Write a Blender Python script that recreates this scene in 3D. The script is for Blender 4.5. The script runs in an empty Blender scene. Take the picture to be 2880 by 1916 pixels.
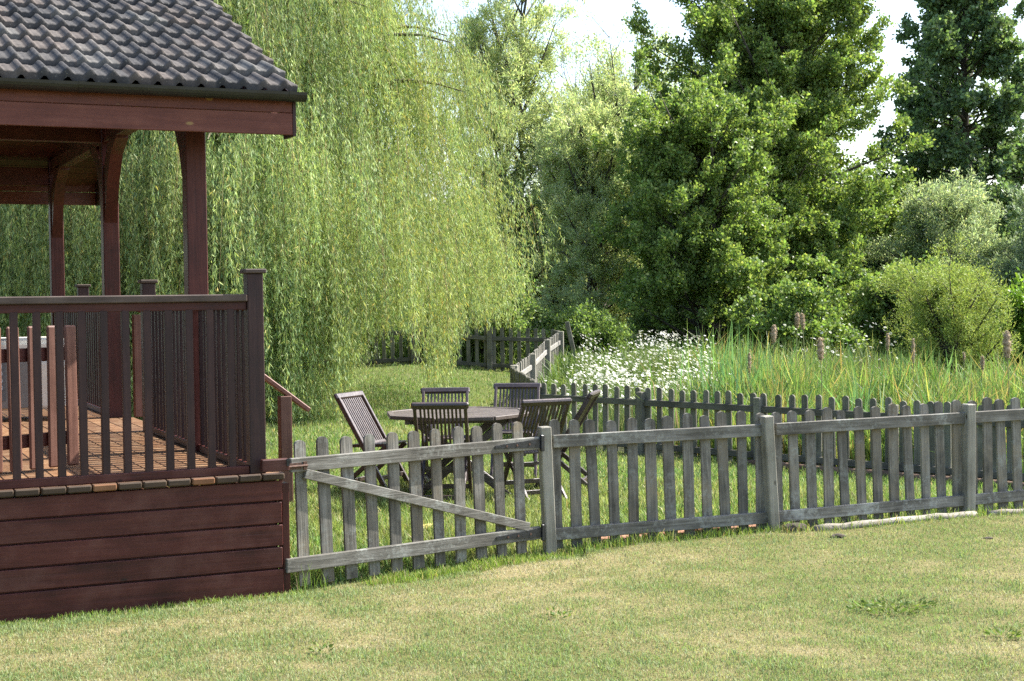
import bpy, bmesh, math, random
import numpy as np
from mathutils import Vector, Matrix, Euler
random.seed(7)
rng = np.random.default_rng(11)
R = math.radians
scene = bpy.context.scene
COL = scene.collection

# ------------------------------------------------------------------ helpers
def link(o, parent=None):
    COL.objects.link(o)
    if parent is not None:
        o.parent = parent
    return o

def tag(o, label=None, cat=None, group=None, kind=None):
    if label: o['label'] = label
    if cat: o['category'] = cat
    if group: o['group'] = group
    if kind: o['kind'] = kind
    return o

def thing(name, label, cat, loc=(0, 0, 0), rz=0.0, group=None):
    o = bpy.data.objects.new(name, None)
    o.empty_display_size = 0.2
    o.location = loc
    o.rotation_euler = (0, 0, rz)
    link(o)
    return tag(o, label, cat, group)

class MB:
    """collects shapes for ONE mesh"""
    def __init__(s):
        s.v = []; s.f = []; s.t = []; s.tint = 0.5
    def add(s, vs, fs):
        b = len(s.v)
        s.v += [tuple(p) for p in vs]
        s.t += [s.tint] * len(vs)
        s.f += [tuple(b + i for i in f) for f in fs]
    def box(s, c, d, rot=None, ch=0.0):
        bm = bmesh.new()
        bmesh.ops.create_cube(bm, size=1.0)
        bmesh.ops.scale(bm, vec=d, verts=bm.verts)
        if ch > 0:
            bmesh.ops.bevel(bm, geom=list(bm.edges), offset=ch, segments=1, affect='EDGES')
        if rot is not None:
            bmesh.ops.transform(bm, matrix=rot.to_4x4(), verts=bm.verts)
        bm.verts.index_update()
        c = Vector(c)
        s.add([v.co + c for v in bm.verts], [[v.index for v in f.verts] for f in bm.faces])
        bm.free()
        return s
    def beam(s, a, b, w, h, ch=0.004, up=(0, 0, 1)):
        """bar from a to b, width w (sideways) and height h (towards up)"""
        a = Vector(a); b = Vector(b)
        x = (b - a); L = x.length; x.normalize()
        u = Vector(up)
        y = u.cross(x)
        if y.length < 1e-4: y = Vector((0, 1, 0)).cross(x)
        y.normalize(); z = x.cross(y)
        m = Matrix((x, y, z)).transposed()
        return s.box((a + b) / 2, (L, w, h), m, ch)
    def tube(s, pts, rad, n=8, cap=True):
        pts = [Vector(p) for p in pts]
        rings = []
        for i, p in enumerate(pts):
            d = (pts[min(i + 1, len(pts) - 1)] - pts[max(i - 1, 0)]).normalized()
            a = Vector((0, 0, 1)) if abs(d.z) < 0.9 else Vector((1, 0, 0))
            x = d.cross(a).normalized(); y = d.cross(x)
            r = rad[i] if hasattr(rad, '__len__') else rad
            rings.append([p + x * (r * math.cos(2 * math.pi * k / n)) + y * (r * math.sin(2 * math.pi * k / n)) for k in range(n)])
        vs = [p for rg in rings for p in rg]
        fs = []
        for i in range(len(pts) - 1):
            for k in range(n):
                fs.append((i * n + k, i * n + (k + 1) % n, (i + 1) * n + (k + 1) % n, (i + 1) * n + k))
        if cap:
            fs.append(tuple(range(n - 1, -1, -1))); fs.append(tuple((len(pts) - 1) * n + k for k in range(n)))
        s.add(vs, fs)
        return s
    def prism(s, outline, z0, z1, ax='z'):
        n = len(outline)
        def P(x, y, z):
            return {'z': (x, y, z), 'y': (x, z, y), 'x': (z, x, y)}[ax]
        vs = [P(x, y, z0) for x, y in outline] + [P(x, y, z1) for x, y in outline]
        fs = [tuple(range(n - 1, -1, -1)), tuple(range(n, 2 * n))]
        fs += [(i, (i + 1) % n, n + (i + 1) % n, n + i) for i in range(n)]
        s.add(vs, fs)
        return s
    def mesh(s, name, mat, smooth=False):
        me = bpy.data.meshes.new(name)
        me.from_pydata(s.v, [], s.f)
        a = me.attributes.new('tint', 'FLOAT', 'POINT')
        a.data.foreach_set('value', np.array(s.t, dtype=np.float32))
        for m in (mat if isinstance(mat, (list, tuple)) else [mat]): me.materials.append(m)
        bm = bmesh.new(); bm.from_mesh(me)
        bmesh.ops.recalc_face_normals(bm, faces=bm.faces)
        bm.to_mesh(me); bm.free()
        if smooth:
            for p in me.polygons: p.use_smooth = True
        me.update()
        return me
    def build(s, name, mat, parent=None, smooth=False, loc=None, rot=None):
        o = bpy.data.objects.new(name, s.mesh(name, mat, smooth))
        if loc is not None: o.location = loc
        if rot is not None: o.rotation_euler = rot
        return link(o, parent)

def part(name, me, parent, loc=(0, 0, 0), rot=(0, 0, 0), scale=(1, 1, 1)):
    o = bpy.data.objects.new(name, me)
    o.location = loc; o.rotation_euler = rot; o.scale = scale
    return link(o, parent)

def copy_tree(o, parent=None):
    c = o.copy(); COL.objects.link(c)
    if parent is not None: c.parent = parent
    for ch in list(o.children):
        copy_tree(ch, c)
    return c

# ------------------------------------------------------------------ noise + terrain
def vnoise(x, y, seed=0):
    x = np.asarray(x, float); y = np.asarray(y, float)
    xi = np.floor(x).astype(np.int64); yi = np.floor(y).astype(np.int64)
    fx = x - xi; fy = y - yi
    fx = fx * fx * (3 - 2 * fx); fy = fy * fy * (3 - 2 * fy)
    def h(a, b):
        n = (a * 374761393 + b * 668265263 + seed * 1442695041) & 0xffffffff
        n = ((n ^ (n >> 13)) * 1274126177) & 0xffffffff
        return ((n ^ (n >> 16)) & 0xffff) / 65535.0
    return (h(xi, yi) * (1 - fx) + h(xi + 1, yi) * fx) * (1 - fy) + (h(xi, yi + 1) * (1 - fx) + h(xi + 1, yi + 1) * fx) * fy

def fbm(x, y, seed=0, o=4):
    s = 0; a = 0.5; t = 0
    for k in range(o):
        s = s + a * vnoise(np.asarray(x) * 2 ** k, np.asarray(y) * 2 ** k, seed + k); t += a; a *= 0.55
    return s / t

def sstep(a, b, x):
    t = np.clip((np.asarray(x, float) - a) / (b - a), 0, 1)
    return t * t * (3 - 2 * t)

def pond_d(x, y):
    return (x - 0.97) * 0.694 + (y - 19.8) * 0.72

def H(x, y):
    x = np.asarray(x, float); y = np.asarray(y, float)
    d = pond_d(x, y)
    h = -0.30 * sstep(-4, 0, d) * sstep(-2.5, 0.3, x)
    h = h + 0.38 * sstep(3, 9, d) * (1 - sstep(3, 7, x))
    h = h + 0.45 * sstep(26, 40, y) * sstep(3, 8, x)
    bump = (fbm(x * 1.7, y * 1.7, 5, 3) - 0.5) * 0.036 + (fbm(x * 7, y * 7, 9, 2) - 0.5) * 0.018
    fy = np.interp(x, [-6, -1.42, 0.245], [6.99, 9.12, 10.42])      # worn strip along the deck skirt and the gate
    bump = bump - 0.045 * np.exp(-((y - fy + 0.08) / 0.28) ** 2) * (x < 0.5)
    return h + bump * sstep(2, 5, np.hypot(x, y))

def in_garden(x, y):
    """inside the fenced garden (pond fence, end-on run, pale section, back fence)"""
    xf = np.interp(y, [20.4, 25.0, 32.6, 33.2], [0.36, 0.02, 1.06, 1.1])
    return np.where(y < 20.4, pond_d(x, y) < 0.05, x < xf) & (y < 33.3)

def Hs(x, y):
    return float(H(np.array([x]), np.array([y]))[0])

# front fence line (garden side behind it)
G0 = np.array([-1.42, 9.13]); P1 = np.array([0.245, 10.42]); P2 = np.array([1.94, 11.08]); P3 = np.array([3.63, 11.79]); P4 = np.array([5.32, 12.46]); P5 = np.array([7.01, 13.13])
def fence_y(x):
    return np.interp(x, [-30, -2.2, G0[0], P1[0], P2[0], P3[0], P4[0], P5[0], 40], [9.1, 9.1, G0[1], P1[1], P2[1], P3[1], P4[1], P5[1], 26.0])

# ------------------------------------------------------------------ materials
def newmat(name):
    m = bpy.data.materials.new(name); m.use_nodes = True
    nt = m.node_tree; nt.nodes.clear()
    return m, nt

def N(nt, kind, **kw):
    n = nt.nodes.new(kind)
    for k, v in kw.items():
        if k in n.inputs: n.inputs[k].default_value = v
        else: setattr(n, k, v)
    return n

def ramp(nt, stops):
    n = nt.nodes.new('ShaderNodeValToRGB')
    e = n.color_ramp.elements
    while len(e) < len(stops): e.new(0.5)
    for i, (p, c) in enumerate(stops):
        e[i].position = p; e[i].color = (c[0], c[1], c[2], 1)
    return n

def wood(name, dark, mid, light, axis=0, grain=40.0, rough=0.55, lichen=None, lich_amt=0.55, knots=None, bump=0.25, tintamt=0.35, weather=None, spec=0.28):
    m, nt = newmat(name); L = nt.links
    out = N(nt, 'ShaderNodeOutputMaterial'); b = N(nt, 'ShaderNodeBsdfPrincipled', Roughness=rough); b.inputs['Specular IOR Level'].default_value = spec
    L.new(b.outputs[0], out.inputs[0])
    tc = N(nt, 'ShaderNodeTexCoord'); oi = N(nt, 'ShaderNodeObjectInfo')
    off = N(nt, 'ShaderNodeVectorMath', operation='SCALE'); off.inputs[0].default_value = (37, 19, 53)
    L.new(oi.outputs['Random'], off.inputs['Scale'])
    at = N(nt, 'ShaderNodeAttribute', attribute_name='tint')
    off2 = N(nt, 'ShaderNodeVectorMath', operation='SCALE'); off2.inputs[0].default_value = (11, 23, 17)
    L.new(at.outputs['Fac'], off2.inputs['Scale'])
    ad = N(nt, 'ShaderNodeVectorMath', operation='ADD'); L.new(tc.outputs['Object'], ad.inputs[0]); L.new(off.outputs[0], ad.inputs[1])
    ad2 = N(nt, 'ShaderNodeVectorMath', operation='ADD'); L.new(ad.outputs[0], ad2.inputs[0]); L.new(off2.outputs[0], ad2.inputs[1])
    mp = N(nt, 'ShaderNodeMapping'); sc = [grain] * 3; sc[axis] = grain * 0.05; mp.inputs['Scale'].default_value = sc
    L.new(ad2.outputs[0], mp.inputs[0])
    n1 = N(nt, 'ShaderNodeTexNoise', Scale=1.0, Detail=6.0, Roughness=0.65, Distortion=0.6); L.new(mp.outputs[0], n1.inputs['Vector'])
    n2 = N(nt, 'ShaderNodeTexNoise', Scale=3.2, Detail=4.0, Roughness=0.6); L.new(ad2.outputs[0], n2.inputs['Vector'])
    mx = N(nt, 'ShaderNodeMath', operation='MULTIPLY_ADD'); L.new(n2.outputs[0], mx.inputs[0]); mx.inputs[1].default_value = 0.5
    hv = N(nt, 'ShaderNodeMath', operation='MULTIPLY'); L.new(n1.outputs[0], hv.inputs[0]); hv.inputs[1].default_value = 0.5
    L.new(hv.outputs[0], mx.inputs[2])
    rp = ramp(nt, [(0.32, dark), (0.5, mid), (0.68, light)]); L.new(mx.outputs[0], rp.inputs[0])
    c = rp.outputs[0]
    if weather is not None:   # sun-bleached streaks
        n5 = N(nt, 'ShaderNodeTexNoise', Scale=1.6, Detail=5.0, Roughness=0.7); L.new(ad2.outputs[0], n5.inputs['Vector'])
        r5 = ramp(nt, [(0.5, (0, 0, 0)), (0.72, (1, 1, 1))]); L.new(n5.outputs[0], r5.inputs[0])
        mw = N(nt, 'ShaderNodeMix', data_type='RGBA'); L.new(r5.outputs[0], mw.inputs[0]); L.new(c, mw.inputs[6]); mw.inputs[7].default_value = (*weather, 1)
        c = mw.outputs[2]
    if lichen is not None:
        n3 = N(nt, 'ShaderNodeTexNoise', Scale=38.0, Detail=5.0, Roughness=0.7); L.new(ad2.outputs[0], n3.inputs['Vector'])
        n4 = N(nt, 'ShaderNodeTexNoise', Scale=5.0, Detail=2.0); L.new(ad2.outputs[0], n4.inputs['Vector'])
        a3 = N(nt, 'ShaderNodeMath', operation='ADD'); L.new(n3.outputs[0], a3.inputs[0]); L.new(n4.outputs[0], a3.inputs[1])
        r3 = ramp(nt, [(0.98, (0, 0, 0)), (1.0, (1, 1, 1))])
        r3.color_ramp.elements[0].position = 0.52; r3.color_ramp.elements[1].position = 0.66
        h3 = N(nt, 'ShaderNodeMath', operation='MULTIPLY'); L.new(a3.outputs[0], h3.inputs[0]); h3.inputs[1].default_value = 0.5
        L.new(h3.outputs[0], r3.inputs[0])
        f3 = N(nt, 'ShaderNodeMath', operation='MULTIPLY'); L.new(r3.outputs[0], f3.inputs[0]); f3.inputs[1].default_value = lich_amt
        ml = N(nt, 'ShaderNodeMix', data_type='RGBA'); L.new(f3.outputs[0], ml.inputs[0]); L.new(c, ml.inputs[6]); ml.inputs[7].default_value = (*lichen, 1)
        c = ml.outputs[2]
    if knots is not None:
        vo = N(nt, 'ShaderNodeTexVoronoi', Scale=6.5); mk = N(nt, 'ShaderNodeMapping'); s2 = [1, 1, 1]; s2[axis] = 0.45; mk.inputs['Scale'].default_value = s2
        L.new(ad2.outputs[0], mk.inputs[0]); L.new(mk.outputs[0], vo.inputs['Vector'])
        rk = ramp(nt, [(0.05, (1, 1, 1)), (0.09, (0, 0, 0))]); L.new(vo.outputs['Distance'], rk.inputs[0])
        mk2 = N(nt, 'ShaderNodeMix', data_type='RGBA'); L.new(rk.outputs[0], mk2.inputs[0]); L.new(c, mk2.inputs[6]); mk2.inputs[7].default_value = (*knots, 1)
        c = mk2.outputs[2]
    # per object / per board brightness
    sm = N(nt, 'ShaderNodeMath', operation='ADD'); L.new(oi.outputs['Random'], sm.inputs[0]); L.new(at.outputs['Fac'], sm.inputs[1])
    mr = N(nt, 'ShaderNodeMapRange'); mr.inputs[1].default_value = 0; mr.inputs[2].default_value = 2
    mr.inputs[3].default_value = 1 - tintamt; mr.inputs[4].default_value = 1 + tintamt; L.new(sm.outputs[0], mr.inputs[0])
    hs = N(nt, 'ShaderNodeHueSaturation'); L.new(mr.outputs[0], hs.inputs['Value']); L.new(c, hs.inputs['Color'])
    L.new(hs.outputs[0], b.inputs['Base Color'])
    bp = N(nt, 'ShaderNodeBump', Strength=bump, Distance=0.01); L.new(n1.outputs[0], bp.inputs['Height']); L.new(bp.outputs[0], b.inputs['Normal'])
    rr = N(nt, 'ShaderNodeMapRange'); rr.inputs[3].default_value = rough - 0.1; rr.inputs[4].default_value = rough + 0.15; L.new(n2.outputs[0], rr.inputs[0]); L.new(rr.outputs[0], b.inputs['Roughness'])
    return m

def leafmat(name, trans=0.4, rough=0.5, tboost=(1.25, 1.3, 0.7), spec=0.35):
    m, nt = newmat(name); L = nt.links
    out = N(nt, 'ShaderNodeOutputMaterial'); b = N(nt, 'ShaderNodeBsdfPrincipled', Roughness=rough)
    b.inputs['Specular IOR Level'].default_value = spec
    at = N(nt, 'ShaderNodeAttribute', attribute_name='col')
    L.new(at.outputs['Color'], b.inputs['Base Color'])
    tr = N(nt, 'ShaderNodeBsdfTranslucent')
    mu = N(nt, 'ShaderNodeMix', data_type='RGBA', blend_type='MULTIPLY'); mu.inputs[0].default_value = 1
    L.new(at.outputs['Color'], mu.inputs[6]); mu.inputs[7].default_value = (*tboost, 1)
    L.new(mu.outputs[2], tr.inputs['Color'])
    mx = N(nt, 'ShaderNodeMixShader'); mx.inputs[0].default_value = trans
    L.new(b.outputs[0], mx.inputs[1]); L.new(tr.outputs[0], mx.inputs[2]); L.new(mx.outputs[0], out.inputs[0])
    return m

def plain(name, col, rough=0.5, metal=0.0, noise=0.25, scale=20.0):
    m, nt = newmat(name); L = nt.links
    out = N(nt, 'ShaderNodeOutputMaterial'); b = N(nt, 'ShaderNodeBsdfPrincipled', Roughness=rough, Metallic=metal)
    L.new(b.outputs[0], out.inputs[0])
    tc = N(nt, 'ShaderNodeTexCoord'); n = N(nt, 'ShaderNodeTexNoise', Scale=scale, Detail=5.0); L.new(tc.outputs['Object'], n.inputs['Vector'])
    lo = [c * (1 - noise) for c in col]; hi = [min(1, c * (1 + noise)) for c in col]
    r = ramp(nt, [(0.3, lo), (0.7, hi)]); L.new(n.outputs[0], r.inputs[0]); L.new(r.outputs[0], b.inputs['Base Color'])
    bp = N(nt, 'ShaderNodeBump', Strength=0.15, Distance=0.01); L.new(n.outputs[0], bp.inputs['Height']); L.new(bp.outputs[0], b.inputs['Normal'])
    return m

RD, RM, RL = (0.025, 0.0066, 0.0056), (0.059, 0.0145, 0.0113), (0.095, 0.027, 0.0188)
red_x = wood('red_stain_x', RD, RM, RL, 0, 30, 0.45, tintamt=0.3, knots=(0.02, 0.007, 0.006), weather=(0.085, 0.036, 0.028))
red_y = wood('red_stain_y', RD, RM, RL, 1, 30, 0.45, tintamt=0.25)
red_z = wood('red_stain_z', RD, RM, RL, 2, 30, 0.42, tintamt=0.2)
dark_z = wood('dark_stain_z', (0.016, 0.009, 0.010), (0.031, 0.015, 0.015), (0.052, 0.025, 0.021), 2, 34, 0.45, tintamt=0.3)
fascia_m = wood('fascia_stain', (0.065, 0.018, 0.011), (0.115, 0.036, 0.024), (0.165, 0.062, 0.041), 0, 26, 0.5, knots=(0.24, 0.15, 0.06), tintamt=0.2)
rail_top = wood('weathered_rail', (0.032, 0.022, 0.018), (0.07, 0.05, 0.04), (0.12, 0.095, 0.078), 0, 34, 0.6, tintamt=0.2)
rail_top_y = wood('weathered_rail_y', (0.05, 0.034, 0.026), (0.10, 0.07, 0.055), (0.17, 0.13, 0.10), 1, 34, 0.6, tintamt=0.2)
board_end = wood('board_end', (0.035, 0.024, 0.016), (0.075, 0.05, 0.032), (0.13, 0.085, 0.05), 0, 20, 0.7, tintamt=0.45)
cedar = wood('cedar_stain', (0.075, 0.034, 0.024), (0.13, 0.062, 0.044), (0.19, 0.098, 0.072), 2, 30, 0.5, tintamt=0.2)
cedar_x = wood('cedar_stain_x', (0.11, 0.042, 0.03), (0.19, 0.078, 0.055), (0.27, 0.125, 0.09), 0, 30, 0.45, tintamt=0.2)
GD, GM, GL = (0.038, 0.035, 0.028), (0.135, 0.126, 0.106), (0.29, 0.28, 0.25)
grey_x = wood('grey_wood_x', GD, GM, GL, 0, 46, 0.8, lichen=(0.36, 0.37, 0.33), lich_amt=0.75, tintamt=0.22, bump=0.5)
grey_z = wood('grey_wood_z', GD, GM, GL, 2, 46, 0.8, lichen=(0.27, 0.285, 0.26), lich_amt=0.6, tintamt=0.45, bump=0.6, weather=(0.17, 0.135, 0.085))
post_z = wood('post_wood_z', (0.11, 0.10, 0.078), (0.23, 0.215, 0.175), (0.34, 0.325, 0.275), 2, 40, 0.8, lichen=(0.27, 0.29, 0.24), lich_amt=0.4, tintamt=0.25, bump=0.5, knots=(0.06, 0.05, 0.035))
old_z = wood('old_dark_wood_z', (0.07, 0.064, 0.048), (0.15, 0.14, 0.108), (0.25, 0.235, 0.19), 2, 40, 0.85, lichen=(0.17, 0.185, 0.15), lich_amt=0.4, tintamt=0.35, bump=0.4)
old_x = wood('old_dark_wood_x', (0.05, 0.046, 0.036), (0.105, 0.098, 0.078), (0.175, 0.165, 0.133), 0, 40, 0.85, tintamt=0.3, bump=0.4)
pale_z = wood('pale_wood_z', (0.12, 0.11, 0.09), (0.21, 0.195, 0.165), (0.30, 0.28, 0.245), 2, 40, 0.8, tintamt=0.25, bump=0.4)
pale_x = wood('pale_wood_x', (0.15, 0.14, 0.12), (0.235, 0.225, 0.20), (0.32, 0.305, 0.28), 0, 40, 0.8, tintamt=0.15, bump=0.4)
teak_x = wood('teak_x', (0.022, 0.013, 0.011), (0.044, 0.026, 0.021), (0.075, 0.045, 0.036), 0, 34, 0.36, tintamt=0.25, spec=0.8)
teak_z = wood('teak_z', (0.022, 0.013, 0.011), (0.044, 0.026, 0.021), (0.075, 0.045, 0.036), 2, 34, 0.42, tintamt=0.25)
table_m = wood('table_top', (0.052, 0.040, 0.033), (0.088, 0.069, 0.058), (0.13, 0.105, 0.09), 1, 28, 0.5, tintamt=0.25)
bark = wood('bark', (0.035, 0.03, 0.024), (0.075, 0.064, 0.05), (0.13, 0.115, 0.09), 2, 16, 0.9, tintamt=0.15, bump=0.8)
willow_bark = wood('willow_bark', (0.08, 0.07, 0.04), (0.15, 0.135, 0.075), (0.22, 0.20, 0.12), 2, 16, 0.9, tintamt=0.15, bump=0.8)
log_m = wood('pale_log', (0.12, 0.10, 0.075), (0.27, 0.24, 0.195), (0.42, 0.39, 0.335), 0, 22, 0.85, tintamt=0.15, bump=0.6, lichen=(0.10, 0.085, 0.05), lich_amt=0.7)
black_plastic = plain('black_plastic', (0.012, 0.014, 0.015), 0.35, 0, 0.3, 9)
black_iron = plain('black_iron', (0.010, 0.012, 0.016), 0.4, 0.0, 0.5, 40)
iron_pin = plain('rusty_pin', (0.09, 0.05, 0.035), 0.6, 0.4, 0.4, 60)
brick_m = plain('brick', (0.30, 0.15, 0.085), 0.9, 0, 0.5, 25)
soil_m = plain('soil', (0.055, 0.042, 0.03), 0.95, 0, 0.5, 60)
yellow_m = plain('yellow_plastic', (0.62, 0.52, 0.14), 0.5, 0, 0.15, 30)
bin_grey = plain('bin_grey', (0.16, 0.155, 0.15), 0.5, 0, 0.08, 8)
bin_white = plain('bin_white', (0.62, 0.60, 0.55), 0.45, 0, 0.06, 6)
sign_dark = plain('sign_panel', (0.10, 0.11, 0.12), 0.4, 0, 0.05, 8)
sign_ink = plain('sign_ink', (0.48, 0.56, 0.62), 0.5, 0, 0.05, 8)
leaf_m = leafmat('leaf', 0.42)
leaf_gloss = leafmat('alder_leaf', 0.42, 0.46, spec=0.32)
willow_m = leafmat('willow_leaf', 0.33, 0.55, (1.25, 1.25, 0.8), 0.22)
pale_m = leafmat('pale_willow_leaf', 0.55, 0.45, (1.2, 1.2, 0.85), 0.5)
grass_m = leafmat('grass_blade', 0.36, 0.6, (1.2, 1.2, 0.7), 0.2)
reed_m = leafmat('reed_blade', 0.40, 0.5, (1.2, 1.2, 0.7))
petal_m = leafmat('petal', 0.3, 0.6, (1.0, 1.0, 1.0), 0.2)

# roof tile
def tilemat():
    m, nt = newmat('concrete_tile'); L = nt.links
    out = N(nt, 'ShaderNodeOutputMaterial'); b = N(nt, 'ShaderNodeBsdfPrincipled', Roughness=0.85); b.inputs['Specular IOR Level'].default_value = 0.15
    L.new(b.outputs[0], out.inputs[0])
    at = N(nt, 'ShaderNodeAttribute', attribute_name='tint'); tc = N(nt, 'ShaderNodeTexCoord')
    rp = ramp(nt, [(0.0, (0.054, 0.054, 0.056)), (0.45, (0.080, 0.076, 0.074)), (0.75, (0.108, 0.092, 0.083)), (1.0, (0.115, 0.113, 0.108))]); L.new(at.outputs['Fac'], rp.inputs[0])
    n = N(nt, 'ShaderNodeTexNoise', Scale=9.0, Detail=6.0, Roughness=0.7); L.new(tc.outputs['Object'], n.inputs['Vector'])
    r1 = ramp(nt, [(0.3, (0.55, 0.55, 0.55)), (0.7, (1.35, 1.33, 1.3))]); L.new(n.outputs[0], r1.inputs[0])
    mu = N(nt, 'ShaderNodeMix', data_type='RGBA', blend_type='MULTIPLY'); mu.inputs[0].default_value = 1
    L.new(rp.outputs[0], mu.inputs[6]); L.new(r1.outputs[0], mu.inputs[7])
    n2 = N(nt, 'ShaderNodeTexNoise', Scale=55.0, Detail=3.0); L.new(tc.outputs['Object'], n2.inputs['Vector'])
    r2 = ramp(nt, [(0.62, (0, 0, 0)), (0.70, (1, 1, 1))]); L.new(n2.outputs[0], r2.inputs[0])
    ml = N(nt, 'ShaderNodeMix', data_type='RGBA'); L.new(r2.outputs[0], ml.inputs[0]); L.new(mu.outputs[2], ml.inputs[6]); ml.inputs[7].default_value = (0.15, 0.145, 0.13, 1)
    L.new(ml.outputs[2], b.inputs['Base Color'])
    bp = N(nt, 'ShaderNodeBump', Strength=0.3, Distance=0.006); L.new(n2.outputs[0], bp.inputs['Height']); L.new(bp.outputs[0], b.inputs['Normal'])
    return m
tile_m = tilemat()

# deck boards: ripples across every board
def deckmat():
    m, nt = newmat('ribbed_deck'); L = nt.links
    out = N(nt, 'ShaderNodeOutputMaterial'); b = N(nt, 'ShaderNodeBsdfPrincipled', Roughness=0.6)
    L.new(b.outputs[0], out.inputs[0])
    tc = N(nt, 'ShaderNodeTexCoord'); at = N(nt, 'ShaderNodeAttribute', attribute_name='tint')
    w = N(nt, 'ShaderNodeTexWave', bands_direction='Y', Scale=4.2, Distortion=1.2, Detail=3.0); w.inputs['Detail Scale'].default_value = 3.0
    L.new(tc.outputs['Object'], w.inputs['Vector'])
    n = N(nt, 'ShaderNodeTexNoise', Scale=7.0, Detail=6.0, Roughness=0.7); L.new(tc.outputs['Object'], n.inputs['Vector'])
    rp = ramp(nt, [(0.3, (0.13, 0.055, 0.022)), (0.5, (0.22, 0.11, 0.046)), (0.7, (0.33, 0.215, 0.12))]); L.new(n.outputs[0], rp.inputs[0])
    rw = ramp(nt, [(0.15, (0.30, 0.25, 0.23)), (0.5, (1, 1, 1))]); L.new(w.outputs[0], rw.inputs[0])
    mu = N(nt, 'ShaderNodeMix', data_type='RGBA', blend_type='MULTIPLY'); mu.inputs[0].default_value = 1
    L.new(rp.outputs[0], mu.inputs[6]); L.new(rw.outputs[0], mu.inputs[7])
    hs = N(nt, 'ShaderNodeHueSaturation'); mr = N(nt, 'ShaderNodeMapRange'); mr.inputs[3].default_value = 0.75; mr.inputs[4].default_value = 1.25
    L.new(at.outputs['Fac'], mr.inputs[0]); L.new(mr.outputs[0], hs.inputs['Value']); L.new(mu.outputs[2], hs.inputs['Color'])
    L.new(hs.outputs[0], b.inputs['Base Color'])
    bp = N(nt, 'ShaderNodeBump', Strength=0.6, Distance=0.01); L.new(w.outputs[0], bp.inputs['Height']); L.new(bp.outputs[0], b.inputs['Normal'])
    return m
deck_m = deckmat()

def groundmat():
    m, nt = newmat('ground_soil_and_turf'); L = nt.links
    out = N(nt, 'ShaderNodeOutputMaterial'); b = N(nt, 'ShaderNodeBsdfPrincipled', Roughness=0.95)
    b.inputs['Specular IOR Level'].default_value = 0.1
    L.new(b.outputs[0], out.inputs[0])
    at = N(nt, 'ShaderNodeAttribute', attribute_name='col'); tc = N(nt, 'ShaderNodeTexCoord')
    n = N(nt, 'ShaderNodeTexNoise', Scale=45.0, Detail=6.0, Roughness=0.75); L.new(tc.outputs['Object'], n.inputs['Vector'])
    r = ramp(nt, [(0.28, (0.45, 0.45, 0.42)), (0.72, (1.4, 1.4, 1.4))]); L.new(n.outputs[0], r.inputs[0])
    mu = N(nt, 'ShaderNodeMix', data_type='RGBA', blend_type='MULTIPLY'); mu.inputs[0].default_value = 1
    L.new(at.outputs['Color'], mu.inputs[6]); L.new(r.outputs[0], mu.inputs[7]); L.new(mu.outputs[2], b.inputs['Base Color'])
    bp = N(nt, 'ShaderNodeBump', Strength=0.7, Distance=0.02); L.new(n.outputs[0], bp.inputs['Height']); L.new(bp.outputs[0], b.inputs['Normal'])
    return m
ground_m = groundmat()

# ------------------------------------------------------------------ numpy meshes
def np_mesh(name, V, F, mat, col=None, parent=None, loc=None, smooth=False):
    """V (n,3), F (m,k) equal-sized faces, col (n,3)"""
    V = np.asarray(V, np.float32); F = np.asarray(F, np.int32)
    if loc is not None: V = V - np.array(loc, np.float32)
    me = bpy.data.meshes.new(name)
    m, k = F.shape
    me.vertices.add(len(V)); me.vertices.foreach_set('co', V.ravel())
    me.loops.add(m * k); me.loops.foreach_set('vertex_index', F.ravel())
    me.polygons.add(m); me.polygons.foreach_set('loop_start', np.arange(0, m * k, k, dtype=np.int32))
    me.polygons.foreach_set('loop_total', np.full(m, k, np.int32))
    if smooth: me.polygons.foreach_set('use_smooth', np.ones(m, bool))
    me.update(calc_edges=True)
    if col is not None:
        a = me.attributes.new('col', 'FLOAT_COLOR', 'POINT')
        c = np.ones((len(V), 4), np.float32); c[:, :3] = col
        a.data.foreach_set('color', c.ravel())
    me.materials.append(mat)
    o = bpy.data.objects.new(name, me)
    return link(o, parent)

def unit(a):
    return a / np.maximum(np.linalg.norm(a, axis=1, keepdims=True), 1e-9)

def leaves_geo(P, D, L, W, flat=0.0):
    """diamond leaves: base P, direction D, length L, width W; returns V,F"""
    n = len(P)
    rnd = rng.normal(size=(n, 3))
    if flat > 0: rnd = rnd * (1 - flat) + np.cross(D, np.array([[0, 0, 1.0]])) * flat * 2
    S = unit(rnd - D * np.sum(rnd * D, axis=1, keepdims=True))
    L = np.asarray(L).reshape(-1, 1); W = np.asarray(W).reshape(-1, 1)
    mid = P + D * L * 0.48
    V = np.stack([P, mid + S * W * 0.5, P + D * L, mid - S * W * 0.5], axis=1).reshape(-1, 3)
    F = np.arange(n * 4).reshape(n, 4)
    return V, F

def palette(n, cols, w, jit=0.18, k=4):
    """per-leaf colours picked from cols with weights, jittered, repeated k times"""
    cols = np.array(cols); w = np.array(w, float); w /= w.sum()
    c = cols[rng.choice(len(cols), n, p=w)]
    c = c * (1 + rng.normal(size=(n, 1)) * jit) * (1 + rng.normal(size=(n, 3)) * jit * 0.25)
    return np.repeat(np.clip(c, 0.004, 0.9), k, axis=0)

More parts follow.
